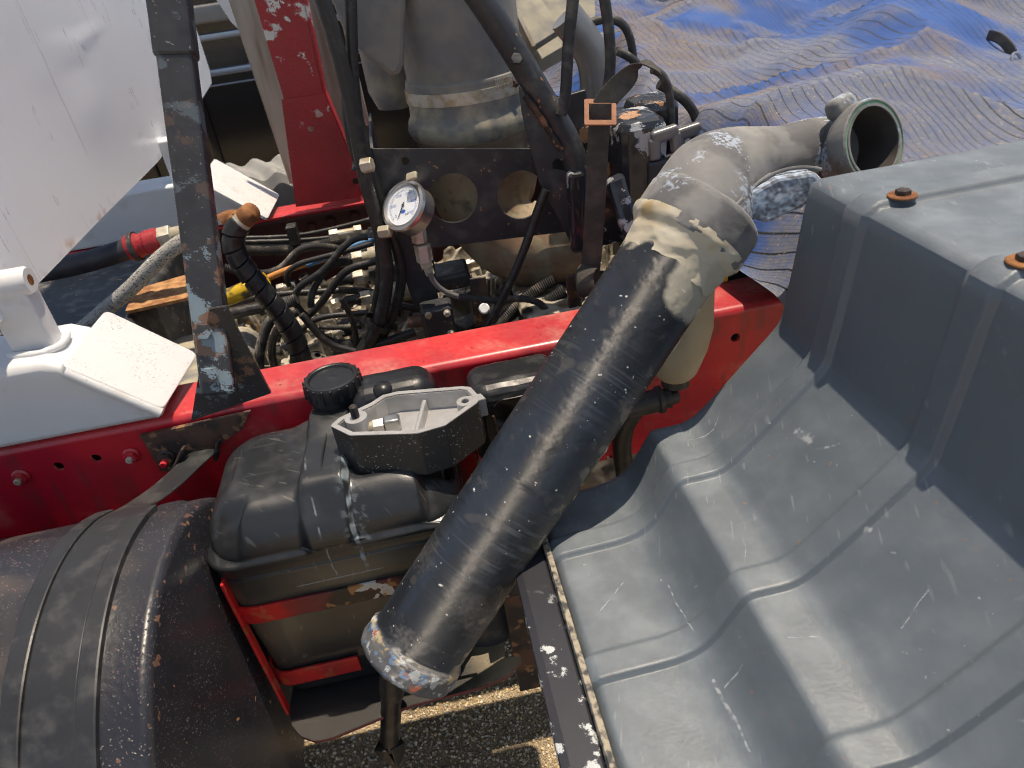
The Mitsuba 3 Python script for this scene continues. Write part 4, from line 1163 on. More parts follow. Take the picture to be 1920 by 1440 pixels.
#PART3
# ---------------------------------------------------------------- bracket with the two round windows
BY = 1.42
bk = thing('mount_bracket', 'black steel mounting bracket with two large round windows, carrying the pressure gauge', 'bracket')
bp = [V(-0.0657, 1.4200, 1.2788), V(0.2728, 1.4200, 1.2230), V(0.3276, 1.4200, 1.1595), V(0.3191, 1.4200, 1.0453), V(0.0116, 1.4200, 1.0640), V(0.0024, 1.4200, 0.9500), V(-0.0263, 1.4200, 0.9329), V(-0.0516, 1.4200, 0.9458), V(-0.0665, 1.4200, 1.0823)]
pb = Polygon([(q[0], q[2]) for q in bp])
for (u, v, r) in ((850, 372, 45.5), (977, 366, 44)):
    q, q2 = V(0.0699, 1.4200, 1.1585), None
for q, r in ((V(0.0699, 1.4200, 1.1585), 0.0500), (V(0.2062, 1.4200, 1.1411), 0.0490), (V(-0.0091, 1.4200, 1.2461), 0.0075)):
    pb = pb.difference(Point(q[0], q[2]).buffer(r, quad_segs=16))
add('front_plate', put(prism(pb, 0.006, 0.001), V(0, 1.426, 0), R=XZ), 'dusty_black_paint', bk)
s0, s1, s2_, s3 = V(-0.0657, 1.4200, 1.2788), V(-0.0665, 1.4200, 1.0823), V(-0.0533, 1.5300, 1.2976), V(0.0129, 1.6200, 1.2831)
sidep = Polygon([(1.426, s1[2]), (1.426, s0[2]), (1.50, s0[2] + 0.012), (1.70, s0[2] + 0.012), (1.70, s1[2])])
add('side_plate', put(prism(sidep, 0.006, 0.001), V(s0[0] - 0.004, 0, 0), R=np.array([[0, 0, 1], [1, 0, 0], [0, 1, 0.]])), 'dusty_black_paint', bk)
add('leg_flange', bar(V(-0.0437, 1.4350, 1.0724), V(-0.0364, 1.4350, 0.9357), 0.03, 0.02, up=(0, 1, 0), r=0.002), 'dusty_black_paint', bk)

# ---------------------------------------------------------------- pressure gauge
gg = thing('pressure_gauge', 'round steel pressure gauge with a pale blue dial and black needle', 'gauge')
GC = V(-0.0281, 1.3450, 1.1841)
gn = unit(-RIGHT * 0.52 - FWD * 0.82 - DOWN * 0.16)
gx = unit(RIGHT - gn * (RIGHT @ gn))
gy = np.cross(gn, gx)
GR = np.stack([gx, gy, gn], 1)
rg = 0.0475
add('case', put(lathe([(0, -0.036), (rg - 0.003, -0.036), (rg - 0.001, -0.034), (rg - 0.001, 0.0), (0, 0.0)], 64), GC, R=GR), 'steel', gg)
add('bezel', put(lathe([(rg - 0.009, -0.004), (rg + 0.001, -0.006), (rg + 0.003, -0.002), (rg + 0.0015, 0.004), (rg - 0.004, 0.006), (rg - 0.008, 0.004), (rg - 0.009, -0.004)], 72), GC, R=GR), 'steel', gg)
dial = add('dial', put(lathe([(0, 0), (rg - 0.0088, 0), (rg - 0.0088, 0.0012), (0, 0.0012)], 64), GC, R=GR), 'white_dial', gg)
tick, blue = [], []
for k in range(51):
    a = math.radians(225 - 270 * k / 50)
    L = 0.0045 if k % 10 == 0 else 0.0022
    r1 = 0.034
    tick.append(bar(V((r1 - L) * math.cos(a), (r1 - L) * math.sin(a), 0.0014), V(r1 * math.cos(a), r1 * math.sin(a), 0.0014), 0.0006 if k % 10 else 0.0011, 0.0003, r=0.0001))
for k, t in enumerate(('0', '100', '200', '300', '400', '500')):
    a = math.radians(225 - 270 * k / 5)
    m = meshkit.text_mesh(t, 0.0052, 0.0003)
    m.apply_translation([-m.bounds[:, 0].mean(), -m.bounds[:, 1].mean(), 0.0012])
    m.apply_translation([0.0245 * math.cos(a), 0.0245 * math.sin(a), 0])
    blue.append(m)
m = meshkit.text_mesh('bar', 0.0045, 0.0003)
m.apply_translation([-m.bounds[:, 0].mean() + 0.009, -0.021, 0.0012])
tick.append(m)
m = prism(affinity.scale(Point(0, -0.012).buffer(0.004), 1.5, 1), 0.0003).apply_translation([0, 0, 0.0012])
blue.append(m)
blue.append(prism(Point(0, 0).buffer(0.0307).difference(Point(0, 0).buffer(0.0302)).intersection(Polygon([(0, 0), (-0.06, -0.06), (-0.06, 0.06), (0.06, 0.06), (0.06, -0.06)])), 0.0003).apply_translation([0, 0, 0.0012]))
add('scale_marks', put(cat_(tick), GC, R=GR), 'dial_black', dial)
add('numerals', put(cat_(blue), GC, R=GR), 'dial_blue', dial)
ra = math.radians(247)
nd = prism(Polygon([(-0.006, -0.0012), (-0.006, 0.0012), (0.028, 0.0005), (0.028, -0.0005)]), 0.0006)
nd = nd.apply_transform(trimesh.transformations.rotation_matrix(ra, [0, 0, 1])).apply_translation([0, 0, 0.0028])
add('needle', put(cat_([nd, lathe([(0, 0), (0.003, 0), (0.0025, 0.0015), (0, 0.002)], 16).apply_translation([0, 0, 0.002])]), GC, R=GR), 'dial_black', dial)
add('window', put(trimesh.creation.revolve(np.array([(0, 0), (rg - 0.0085, 0)]), sections=48).apply_translation([0, 0, 0.0042]), GC, R=GR), 'glass', gg)
st0, st1, st2, st3 = V(-0.0096, 1.3650, 1.1209), V(-0.0105, 1.3650, 1.0945), V(-0.0109, 1.3650, 1.0583), V(-0.0057, 1.3650, 1.0283)
hex2 = Polygon([(0.0155 * math.cos(a), 0.0155 * math.sin(a)) for a in np.arange(6) * PI / 3])
add('stem', put(prism(hex2, 0.028, 0.001), V(-0.0110, 1.3650, 1.1299), ez=st1 - st0), 'dusty_zinc', gg)
add('adapter_nut', put(prism(hex2.buffer(0.001), 0.036, 0.0015), V(-0.0090, 1.3620, 1.0976), ez=st2 - st1), 'dusty_zinc', gg)
add('swage', put(lathe([(0, 0), (0.012, 0), (0.0125, 0.012), (0.0095, 0.016), (0.0095, 0.03), (0, 0.03)], 24), V(-0.0092, 1.3620, 1.0626), ez=st3 - st2), 'cream_plastic', gg)
add('fill_plug', put(rbox((-0.012, -0.008, -0.004), (0.012, 0.008, 0.004), 0.003), V(-0.0027, 1.3450, 1.2354), R=GR), 'cream_plastic', gg)


def hose(name, pts, r, mat, label, cat='hose', group=None, corr=False, n=14, step=0.008):
    m = corrugated(pts, r) if corr else tube(pts, r, n, step)
    return add(name, m, mat, label=label, cat=cat, group=group)


gh = thing('gauge_hose', 'thin grey conduit hose running right from the bottom of the pressure gauge', 'hose')
add('braid', tube([V(-0.0046, 1.3500, 1.0401), V(0.0011, 1.3500, 1.0180), V(0.0160, 1.3500, 0.9973), V(0.0335, 1.3500, 0.9842), V(0.0477, 1.3500, 0.9764)], 0.0055, 12), 'grey_metal', gh)
add('conduit', corrugated([V(0.0433, 1.3400, 0.9831), V(0.0747, 1.3400, 0.9719), V(0.1120, 1.3400, 0.9607), V(0.1671, 1.3400, 0.9531), V(0.1974, 1.3400, 0.9408), V(0.2150, 1.3400, 0.9235), V(0.2198, 1.3400, 0.9024), V(0.2115, 1.3400, 0.8421)], 0.0072, pitch=0.005, depth=0.10), 'dusty_conduit', gh)

# ---------------------------------------------------------------- air duct, clamp, steel elbow
DC = V(0.145, 1.60)


def dl(pr, n=80):
    return lathe(pr, n).apply_translation([DC[0], DC[1], 0])


du = thing('air_duct', 'wide dusty dark grey rubber air duct with a bulged cuff, rising above the bracket', 'duct')
add('duct', rough(dl([(0.119, 1.20), (0.121, 1.235), (0.131, 1.246), (0.137, 1.262), (0.134, 1.278), (0.127, 1.290), (0.126, 1.300), (0.126, 1.352), (0.124, 1.358), (0.120, 1.36), (0.121, 1.40), (0.122, 1.95), (0.11, 1.95), (0.108, 1.2), (0.119, 1.20)]), 0.0012, 14), 'dusty_duct', du)
cl = add('clamp_band', dl([(0.1262, 1.318), (0.1285, 1.318), (0.1285, 1.342), (0.1262, 1.342), (0.1262, 1.318)]), 'dusty_zinc', du)
t_ = []
for k in range(16):
    a = -1.20 + 0.028 * k
    t_.append(bar(V(DC[0] + 0.1295 * math.cos(a), DC[1] + 0.1295 * math.sin(a), 1.335), V(DC[0] + 0.1295 * math.cos(a), DC[1] + 0.1295 * math.sin(a), 1.355), 0.0018, 0.0016, up=(-math.sin(a), math.cos(a), 0), r=0.0005))
add('clamp_teeth', cat_(t_), 'dusty_zinc', cl)
a = -0.74
sc0 = V(DC[0] + 0.136 * math.cos(a), DC[1] + 0.136 * math.sin(a), 1.338)
hexbolt(sc0 + V(-0.012, 0, 0), (-0.5, -0.85, 0.1), af=0.012, h=0.008, flange=0.017, stud=0, parent=cl, mat='rusty_dark_steel', name='screw')
se = thing('steel_elbow', 'dusty brown steel pipe elbow seen through the bracket windows and curving out below it', 'pipe elbow')
pth = [V(0.150, 1.60, 1.25), V(0.150, 1.595, 1.16), V(0.150, 1.575, 1.10), V(0.165, 1.54, 1.040), V(0.205, 1.52, 1.005), V(0.255, 1.515, 0.99), V(0.325, 1.515, 0.99)]
c, s = spline(pth, 0.006)
em = sweep(c, s, lambda a, g: np.full(len(g), 0.126 - 0.036 * ss(0.09, 0.25, a) + 0.005 * ss(0.275, 0.282, a) + 0.0022 * (abs(a - 0.045) < 0.004) + 0.0022 * (abs(a - 0.07) < 0.004)), 72)
add('body', rough(em, 0.002, 14), 'dusty_rusty_steel', se, smooth=40)
add('flange_ring', put(lathe([(0.07, 0), (0.0935, 0), (0.0935, 0.018), (0.07, 0.018)], 60), V(0.312, 1.515, 0.99), ez=(1, 0, 0)), 'rusty_dark_steel', se)

# ---------------------------------------------------------------- brace tube in front of the duct
bt_ = thing('brace_tube', 'black round brace tube with welded gusset, crossing in front of the duct', 'brace')
bpts = [V(0.1475, 1.3600, 1.5399), V(0.1894, 1.3600, 1.4647), V(0.2315, 1.3600, 1.3834), V(0.2681, 1.3600, 1.3094), V(0.3007, 1.3600, 1.2394), V(0.3114, 1.3600, 1.1889), V(0.3109, 1.3600, 1.1254), V(0.3069, 1.3600, 1.0708)]
add('tube', tube(bpts, 0.0235, 20), 'dusty_black_paint', bt_)
gpts = [V(0.2141, 1.3480, 1.3610), V(0.2373, 1.3480, 1.3247), V(0.2626, 1.3480, 1.2794), V(0.2847, 1.3480, 1.2309), V(0.2897, 1.3480, 1.2161), V(0.2696, 1.3480, 1.2234), V(0.2605, 1.3480, 1.2149), V(0.2635, 1.3480, 1.2023), V(0.2859, 1.3480, 1.1964), V(0.3017, 1.3480, 1.1574), V(0.3195, 1.3480, 1.1059), V(0.3119, 1.3480, 1.0285), V(0.2917, 1.3480, 1.0277), V(0.2687, 1.3480, 1.0953), V(0.2341, 1.3480, 1.1796), V(0.2207, 1.3480, 1.2650), V(0.2145, 1.3480, 1.3153)]
add('gusset', put(prism(Polygon([(q[0], q[2]) for q in gpts]).buffer(0), 0.008, 0.001), V(0, 1.352, 0), R=XZ), 'dusty_black_paint', bt_)
add('foot_bar', rough(fine(bar(V(0.3014, 1.3350, 1.1952), V(0.2958, 1.3350, 1.0365), 0.030, 0.03, up=(1, 0, 0), r=0.006), 0.01), 0.0025, 60), 'chipped_engine_paint', bt_)
o = V(0.2131, 1.3350, 1.4041)
hexbolt(o, unit(-FWD + RIGHT * 0.1), af=0.018, h=0.006, flange=0, stud=0, parent=bt_, mat='dusty_black_paint')
c, s = spline([V(0.2234, 1.3420, 1.3425), V(0.2441, 1.3420, 1.3071), V(0.2694, 1.3420, 1.2584), V(0.2799, 1.3420, 1.2390)], 0.003)
add('weld_bead', rough(sweep(c, s, 0.006, 10), 0.002, 90), 'rusty_dark_steel', bt_)

# boxes at the top
ab = thing('air_cleaner_box', 'dusty khaki metal box with a dark peeling lid at the top centre', 'box')
fw = unit(-FWD * 0.85 - DOWN * 0.3 + RIGHT * 0.1)
e1 = unit(RIGHT - fw * (RIGHT @ fw))
e2 = np.cross(fw, e1)
FWR = np.stack([e1, e2, fw], 1)
LID = [V(0.2551, 1.7709, 1.5287), V(0.3057, 1.6671, 1.3720), V(0.3774, 1.6860, 1.4126), V(0.3483, 1.7548, 1.5171)]
l0 = LID[1]
pl2 = Polygon([((q - l0) @ e1, (q - l0) @ e2) for q in LID])
add('lid', put(prism(pl2, 0.022, 0.003), l0 - fw * 0.012, R=FWR), 'khaki_dust', ab, label='peeling dark lid')
add('lid_edge', bar(LID[0], LID[1] + e2 * -0.003, 0.01, 0.03, up=e1, r=0.002), 'weathered_plywood', ab)
BODY = [V(0.2358, 1.9164, 1.5494), V(0.3316, 1.7625, 1.3204), V(0.4228, 1.7837, 1.3673), V(0.4948, 1.8048, 1.4113), V(0.5245, 1.8667, 1.5135)]
l0 = BODY[1]
pl3 = Polygon([((q - l0) @ e1, (q - l0) @ e2) for q in BODY])
add('body', put(prism(pl3, 0.05, 0.004), l0 - fw * 0.03, R=FWR), 'khaki_dust', ab)
fp = thing('grey_flap', 'dark grey rubber flap with a rounded point at the top, left of the duct', 'flap')
fq = [V(-0.0899, 1.5000, 1.5788), V(0.0599, 1.5000, 1.5596), V(0.0235, 1.5000, 1.4048), V(0.0108, 1.5000, 1.3877), V(-0.0018, 1.5000, 1.3867), V(-0.0410, 1.5000, 1.4218), V(-0.0708, 1.5000, 1.4645)]
add('sheet', rough(fine(put(prism(rounded([(q[0], q[2]) for q in fq], 0.006), 0.03, 0.008), V(0, 1.53, 0), R=XZ), 0.02), 0.003, 12), 'dusty_duct', fp)
add('lower_sleeve', rough(put(lathe([(0, 1.29), (0.04, 1.29), (0.055, 1.33), (0.057, 1.55), (0, 1.55)], 40), V(V(-0.0071, 1.7200, 1.3262)[0], 1.74, 0), R=np.eye(3)), 0.003, 20), 'dusty_duct', fp)

# ---------------------------------------------------------------- hoses standing upright beside the bracket
vg = 'upright hoses clipped to the bracket'
hose('upright_hose', [V(-0.0930, 1.3750, 1.5668), V(-0.0863, 1.3750, 1.4911), V(-0.0833, 1.3750, 1.3930), V(-0.0868, 1.3750, 1.2821), V(-0.0874, 1.3750, 1.2020), V(-0.0837, 1.3750, 1.1267), V(-0.0878, 1.3750, 1.0542), V(-0.1102, 1.3750, 0.9813), V(-0.1459, 1.3750, 0.9162), V(-0.1888, 1.3750, 0.8682)], 0.0135, 'black_rubber', 'thickest black upright hose in front of the red upright, curving down past the gauge', group=vg)
hose('upright_hose', [V(-0.0405, 1.3950, 1.5593), V(-0.0609, 1.3950, 1.4564), V(-0.0761, 1.3950, 1.3613), V(-0.0768, 1.3950, 1.2657), V(-0.0708, 1.3950, 1.1931), V(-0.0634, 1.3950, 1.1158), V(-0.0607, 1.3950, 1.0407), V(-0.0826, 1.3950, 0.9726), V(-0.1218, 1.3950, 0.9111), V(-0.1705, 1.3950, 0.8583)], 0.0105, 'black_rubber', 'black upright hose right of the thickest one, nearest the gauge', group=vg)
hose('upright_hose', [V(-0.0802, 1.4200, 1.4565), V(-0.0942, 1.4200, 1.3690), V(-0.1010, 1.4200, 1.2836), V(-0.0896, 1.4200, 1.2101), V(-0.0923, 1.4200, 1.1236), V(-0.1046, 1.4200, 1.0390), V(-0.1302, 1.4200, 0.9644), V(-0.1646, 1.4200, 0.8942), V(-0.2078, 1.4200, 0.8498)], 0.008, 'black_rubber', 'thin black hose on the left edge of the upright hoses', group=vg)
c1 = thing('hose_clip', 'upper black hose clip with a bright zinc nut, left of the bracket corner', 'clip')
add('band', rbox(V(-0.1089, 1.3700, 1.2557) , V(-0.0843, 1.4300, 1.2603), 0.004), 'black_rubber', c1)
hx = Polygon([(0.0135 * math.cos(a), 0.0135 * math.sin(a)) for a in np.arange(6) * PI / 3])
add('nut', put(prism(hx, 0.022, 0.002), V(-0.0888, 1.3600, 1.2648), ez=(1, -0.3, 0.1)), 'dusty_zinc', c1)
c2 = thing('hose_clip', 'lower black hose clip with a pale zinc nut beside the gauge', 'clip')
add('band', rbox(V(-0.1093, 1.3700, 1.1245), V(-0.0739, 1.4300, 1.1280), 0.004), 'black_rubber', c2)
add('nut', put(prism(hx.buffer(-0.001), 0.024, 0.003), V(-0.0839, 1.3450, 1.1417), ez=(1, -0.4, 0.1)), 'cream_plastic', c2)
tq = V(-0.1323, 1.3850, 0.9363)
add('hose_tie', put(lathe([(0.028, -0.006), (0.030, -0.006), (0.030, 0.006), (0.028, 0.006), (0.028, -0.006)], 24), tq, ez=V(-0.1612, 1.3850, 0.8987) - tq), 'black_rubber', label='dark plastic tie round the upright hoses near the red rail', cat='cable tie')

# ---------------------------------------------------------------- spiral wrapped hose
sh_ = thing('spiral_hose', 'thick black hose with spiral wrapping, dropping from a rusty elbow to the rail', 'hose')
pts = [V(-0.3379, 1.4000, 1.1887), V(-0.3520, 1.4000, 1.1763), V(-0.3635, 1.4000, 1.1535), V(-0.3639, 1.4000, 1.1204), V(-0.3522, 1.4000, 1.0783), V(-0.3317, 1.4000, 1.0199), V(-0.3138, 1.4000, 0.9620), V(-0.3085, 1.4000, 0.9096), V(-0.3174, 1.4000, 0.8449)]
c, s = spline(pts, 0.0012)


def spiral(a, g):
    ph = (a / 0.031 - g / (2 * PI)) % 1.0
    return 0.0205 + 0.0022 * ph - 0.0042 * np.exp(-((ph - 0.06) / 0.055) ** 2)


add('wrap', sweep(c, s, spiral, 40), 'plain_black_plastic', sh_, smooth=30)
tt = unit(c[0] - c[4])
add('ferrule', put(lathe([(0, 0), (0.0185, 0), (0.0185, 0.018), (0.0155, 0.02), (0, 0.02)], 28), c[0] - tt * 0.004, ez=tt), 'dusty_zinc', sh_)
add('elbow', rough(tube([c[0] + tt * 0.01, c[0] + tt * 0.03, V(-0.3408, 1.4200, 1.1889), V(-0.3612, 1.4400, 1.1859), V(-0.3815, 1.4400, 1.1809)], 0.0195, 18), 0.0015, 80), 'orange_rust', sh_)

# hoses on the left
hose('woven_hose', [V(-0.4807, 1.5200, 1.1396), V(-0.5241, 1.5200, 1.1220), V(-0.5775, 1.5200, 1.0904), V(-0.6362, 1.5200, 1.0529), V(-0.6861, 1.5200, 1.0254), V(-0.7368, 1.5200, 0.9975), V(-0.8061, 1.5200, 0.9664)], 0.0165, 'grey_woven_hose', 'grey woven hose curving down to the near white beam', n=20)
ph = thing('printed_hose', 'dark hose with faded red print and red crimped fitting below the white panel', 'hose')
a_, b_ = V(-0.8522, 1.6200, 1.0942), V(-0.6260, 1.6200, 1.1133)
add('hose', tube([a_, (a_ + b_) / 2 - V(0, 0, 0.006), b_], 0.023, 20), 'printed_hose', ph)
f0, f1 = V(-0.6286, 1.6200, 1.1125), V(-0.5274, 1.6200, 1.1221)
fx = unit(f1 - f0)
add('crimp', put(lathe([(0, -0.01), (0.027, -0.01), (0.0275, 0.012), (0.024, 0.016), (0.024, 0.028), (0.027, 0.032), (0.027, 0.058), (0.022, 0.064), (0, 0.064)], 28), f0, ez=fx), 'red_chipped_paint', ph)
hx3 = Polygon([(0.026 * math.cos(a), 0.026 * math.sin(a)) for a in np.arange(6) * PI / 3])
add('hex_nut', put(prism(hx3, 0.028, 0.002), f0 + fx * 0.062, ez=fx), 'dusty_zinc', ph)
add('ring_tie', put(lathe([(0.027, -0.005), (0.032, -0.005), (0.033, 0), (0.032, 0.005), (0.027, 0.005), (0.027, -0.005)], 24), f0 + fx * 0.005, ez=fx), 'dusty_conduit', ph)
hose('white_fitting', [f0 + fx * 0.09, f0 + fx * 0.12, f0 + fx * 0.16], 0.019, 'cream_plastic', 'pale fitting half hidden behind the black post, next to the red crimp', cat='fitting')
rp = [V(-0.6869, 1.6734, 0.9950), V(-0.5726, 1.7135, 0.9950), V(-0.5409, 1.6073, 0.9950), V(-0.5414, 1.5634, 0.9950), V(-0.6728, 1.5483, 0.9950)]
add('rusty_plate', prism(Polygon([(q[0], q[1]) for q in rp]).buffer(-0.006).buffer(0.006), 0.008, 0.001).apply_translation([0, 0, 0.990]), 'rusted_plate', label='orange rusty steel plate behind the leaning post, beside the grey woven hose', cat='plate')
add('added_dark_block', rbox((-2.5, 1.20, 0.70), (-0.66, 2.03, 0.985), 0.02), 'dusty_black_paint', label='added dark block standing in for the shade between the rails at the left', cat='dark block')  # added dark block, fills the shaded gap under the white panel
add('round_cover', rough(fine(rbox(V(-0.64, 1.25, 0.70), V(-0.42, 1.62, 0.895), 0.045, 16), 0.015), 0.006, 12), 'dusty_duct', label='dusty dark rounded cover below the rusty orange plate', cat='cover')

hose('yellow_hose', [V(-0.4627, 1.5500, 0.9851), V(-0.4249, 1.5500, 0.9932), V(-0.3801, 1.5500, 1.0050), V(-0.3610, 1.5500, 1.0103)], 0.019, 'yellow_wrap', 'yellow taped hose crossing behind the spiral hose')
hose('orange_sleeve', [V(-0.4004, 1.6000, 0.9874), V(-0.3585, 1.6000, 0.9978), V(-0.3069, 1.6000, 1.0088), V(-0.2445, 1.6000, 1.0151), V(-0.1942, 1.6000, 1.0211)], 0.0075, 'orange_sheath', 'thin orange cable sleeve above the valve fittings', 'cable')
hose('blue_cable', [V(-0.2733, 1.5800, 1.0156), V(-0.2287, 1.5800, 1.0251), V(-0.1646, 1.5800, 1.0411), V(-0.1001, 1.5800, 1.0493)], 0.005, 'blue_sheath', 'thin bright blue cable ending behind the upright hoses', 'cable')

cg = 'black cables lying along the far rail'
for k, (y0, r, sl) in enumerate(((433, 0.006, 0), (441, 0.006, 2), (449, 0.0065, 3), (458, 0.006, 1))):
    hose('rail_cable', [V(-0.5079, 1.9300, 0.9978), V(-0.4545, 1.9300, 0.9893), V(-0.3313, 1.9300, 0.9739), V(-0.2156, 1.9300, 0.9767), V(-0.0978, 1.9300, 0.9852)] if k == 0 else [q + V(0, 0, -0.011 * k) for q in [V(-0.5053, 1.9200, 1.0009), V(-0.4521, 1.9200, 0.9925), V(-0.3303, 1.9200, 0.9743), V(-0.2181, 1.9200, 0.9655), V(-0.1020, 1.9200, 0.9668)]], r, 'black_rubber',
         ('topmost', 'second', 'third', 'lowest')[k] + ' black cable of the bundle below the far red rail', 'cable', cg)
hose('rail_conduit', [V(-0.4914, 1.8800, 0.9819), V(-0.4138, 1.8800, 0.9642), V(-0.3326, 1.8800, 0.9548), V(-0.2477, 1.8800, 0.9553), V(-0.1473, 1.8800, 0.9590)], 0.0125, 'dusty_conduit', 'thick ribbed black conduit under the cable bundle by the far rail', 'conduit', corr=True)
add('cable_tie', rbox(V(-0.3479, 1.9000, 0.9713), V(-0.3222, 1.8600, 1.0203), 0.003), 'black_rubber', label='black cable tie round the bundle below the far rail', cat='cable tie')
tf_ = thing('tee_fitting', 'dusty brass tee fitting left of the upright hoses', 'fitting')
t0, t1 = V(-0.2287, 1.7500, 1.0176), V(-0.1208, 1.7500, 1.0169)
tx = unit(t1 - t0)
hx4 = Polygon([(0.0145 * math.cos(a), 0.0145 * math.sin(a)) for a in np.arange(6) * PI / 3])
add('nut', put(prism(hx4, 0.022, 0.002), t0, ez=tx), 'dusty_zinc', tf_)
add('body', put(lathe([(0, 0.02), (0.010, 0.02), (0.010, 0.075), (0, 0.075)], 20), t0, ez=tx), 'dusty_zinc', tf_)
add('nut', put(prism(hx4, 0.02, 0.002), t0 + tx * 0.06, ez=tx), 'dusty_zinc', tf_)
add('branch', put(lathe([(0, 0), (0.009, 0), (0.009, 0.022), (0.012, 0.024), (0.012, 0.045), (0, 0.045)], 20), t0 + tx * 0.045, ez=(0, -0.2, -1)), 'dusty_zinc', tf_)

bg = 'black pipes and cables crossing the valve block'
runs = [
    ([V(-0.1186, 1.5000, 1.0840), V(-0.1660, 1.5000, 1.0760), V(-0.2131, 1.5000, 1.0387), V(-0.2602, 1.5000, 1.0129), V(-0.2928, 1.5000, 0.9953), V(-0.3051, 1.5000, 0.9721), V(-0.2917, 1.5000, 0.9272), V(-0.2742, 1.5000, 0.8814), V(-0.2554, 1.5000, 0.8608), V(-0.1832, 1.5000, 0.8564)], 0.0075, 0, 'bent black pipe making a wide hook left of the valve block'),
    ([V(-0.1149, 1.5300, 1.0177), V(-0.1466, 1.5300, 1.0137), V(-0.1840, 1.5300, 1.0057), V(-0.2163, 1.5300, 0.9811), V(-0.2480, 1.5300, 0.9506), V(-0.2931, 1.5300, 0.9169)], 0.0085, 0, 'black pipe sloping down left from the valve nuts'),
    ([V(-0.1160, 1.5700, 1.0432), V(-0.1897, 1.5700, 1.0356), V(-0.2506, 1.5700, 1.0306), V(-0.2941, 1.5700, 1.0237), V(-0.3123, 1.5700, 1.0143), V(-0.3211, 1.5700, 0.9793)], 0.0062, 0, 'thin black cable arching above the orange sleeve'),
    ([V(-0.1702, 1.5100, 1.0363), V(-0.2091, 1.5100, 1.0338), V(-0.2443, 1.5100, 1.0055), V(-0.2654, 1.5100, 0.9789), V(-0.2767, 1.5100, 0.9459)], 0.0078, 1, 'ribbed conduit looping down in the middle of the valve block'),
    ([V(-0.2644, 1.4600, 0.9187), V(-0.2240, 1.4600, 0.9075), V(-0.1762, 1.4600, 0.9054)], 0.0058, 1, 'short ribbed conduit near the lower end of the upright hoses'),
    ([V(-0.2851, 1.4200, 0.9712), V(-0.2624, 1.4200, 0.9178), V(-0.2395, 1.4200, 0.8864), V(-0.1919, 1.4200, 0.8572), V(-0.1802, 1.4200, 0.8161)], 0.0078, 0, 'black pipe running down to the rail behind the spiral hose'),
    ([V(-0.1499, 1.3800, 0.8885), V(-0.1051, 1.3800, 0.8945), V(-0.0599, 1.3800, 0.9030)], 0.0095, 0, 'short black hose between the upright hoses and the black sensor box'),
    ([V(-0.2967, 1.4800, 0.9834), V(-0.3301, 1.4800, 0.9710), V(-0.3682, 1.4800, 0.9398), V(-0.3998, 1.4800, 0.8930), V(-0.4181, 1.4800, 0.8487), V(-0.4244, 1.4800, 0.8047)], 0.0105, 1, 'dark ribbed conduit left of the spiral hose, by the post gusset'),
    ([V(-0.2969, 1.4600, 0.9608), V(-0.3223, 1.4600, 0.9518), V(-0.3485, 1.4600, 0.9326), V(-0.3746, 1.4600, 0.8915), V(-0.3836, 1.4600, 0.8455), V(-0.3860, 1.4600, 0.8051)], 0.0085, 0, 'black cable beside the spiral hose bottom'),
    ([V(-0.4605, 1.5200, 0.9593), V(-0.4073, 1.5200, 0.9615), V(-0.3484, 1.5200, 0.9625), V(-0.3010, 1.5200, 0.9634)], 0.0135, 0, 'thick black tube passing level behind the spiral hose'),
    ([V(-0.4785, 1.6200, 0.9356), V(-0.3889, 1.6200, 0.9450), V(-0.2919, 1.6200, 0.9351), V(-0.1946, 1.6200, 0.9197), V(-0.1467, 1.6200, 0.9059)], 0.0085, 0, 'long black tube level with the valve nuts'),
    ([V(-0.4869, 1.7200, 0.9978), V(-0.4318, 1.7200, 0.9702), V(-0.3538, 1.7200, 0.9719), V(-0.3057, 1.7200, 1.0045), V(-0.2537, 1.7200, 1.0056), V(-0.1440, 1.7200, 0.9737)], 0.0085, 1, 'ribbed conduit bending below the cable bundle'),
    ([V(-0.3203, 1.4800, 0.8826), V(-0.2729, 1.4800, 0.9264), V(-0.2138, 1.4800, 0.9273), V(-0.1559, 1.4800, 0.9219)], 0.0065, 0, 'thin cable over the dusty gearbox lid'),
    ([V(-0.1990, 1.4400, 0.9818), V(-0.1891, 1.4400, 0.9286), V(-0.1923, 1.4400, 0.8762), V(-0.2139, 1.4400, 0.8260)], 0.0065, 0, 'thin cable dropping between the valve block and rail'),
    ([V(-0.1411, 1.4600, 0.9350), V(-0.0883, 1.4600, 0.9346), V(-0.0390, 1.4600, 0.9139), V(0.0085, 1.4600, 0.9121)], 0.008, 0, 'black cable right of the upright hoses'),
]
for (pp, r, co, lab) in runs:
    hose('crossing_pipe', pp, r, 'dusty_conduit' if co else 'black_rubber', lab, 'pipe', bg, corr=bool(co))

# cords and conduits on the right of the gauge
hose('hanging_cord', [V(0.2422, 1.3300, 1.1730), V(0.2241, 1.3300, 1.1396), V(0.1966, 1.3300, 1.0818), V(0.1688, 1.3300, 1.0283), V(0.1383, 1.3300, 0.9780), V(0.0924, 1.3300, 0.9114), V(0.0556, 1.3300, 0.8552)], 0.0085, 'black_rubber', 'black cord hanging diagonally over the right bracket window', 'cord')
hose('lower_conduit', [V(0.2541, 1.4000, 0.9525), V(0.1861, 1.4000, 0.9218), V(0.1337, 1.4000, 0.8807), V(0.0781, 1.4000, 0.8254)], 0.013, 'dusty_conduit', 'upper of two ribbed conduits below the steel elbow', 'conduit', 'conduits below the steel elbow', corr=True)
hose('lower_conduit', [V(0.2712, 1.3800, 0.9326), V(0.1971, 1.3800, 0.8968), V(0.1392, 1.3800, 0.8566), V(0.0983, 1.3800, 0.8183)], 0.013, 'dusty_conduit', 'lower of two ribbed conduits below the steel elbow', 'conduit', 'conduits below the steel elbow', corr=True)

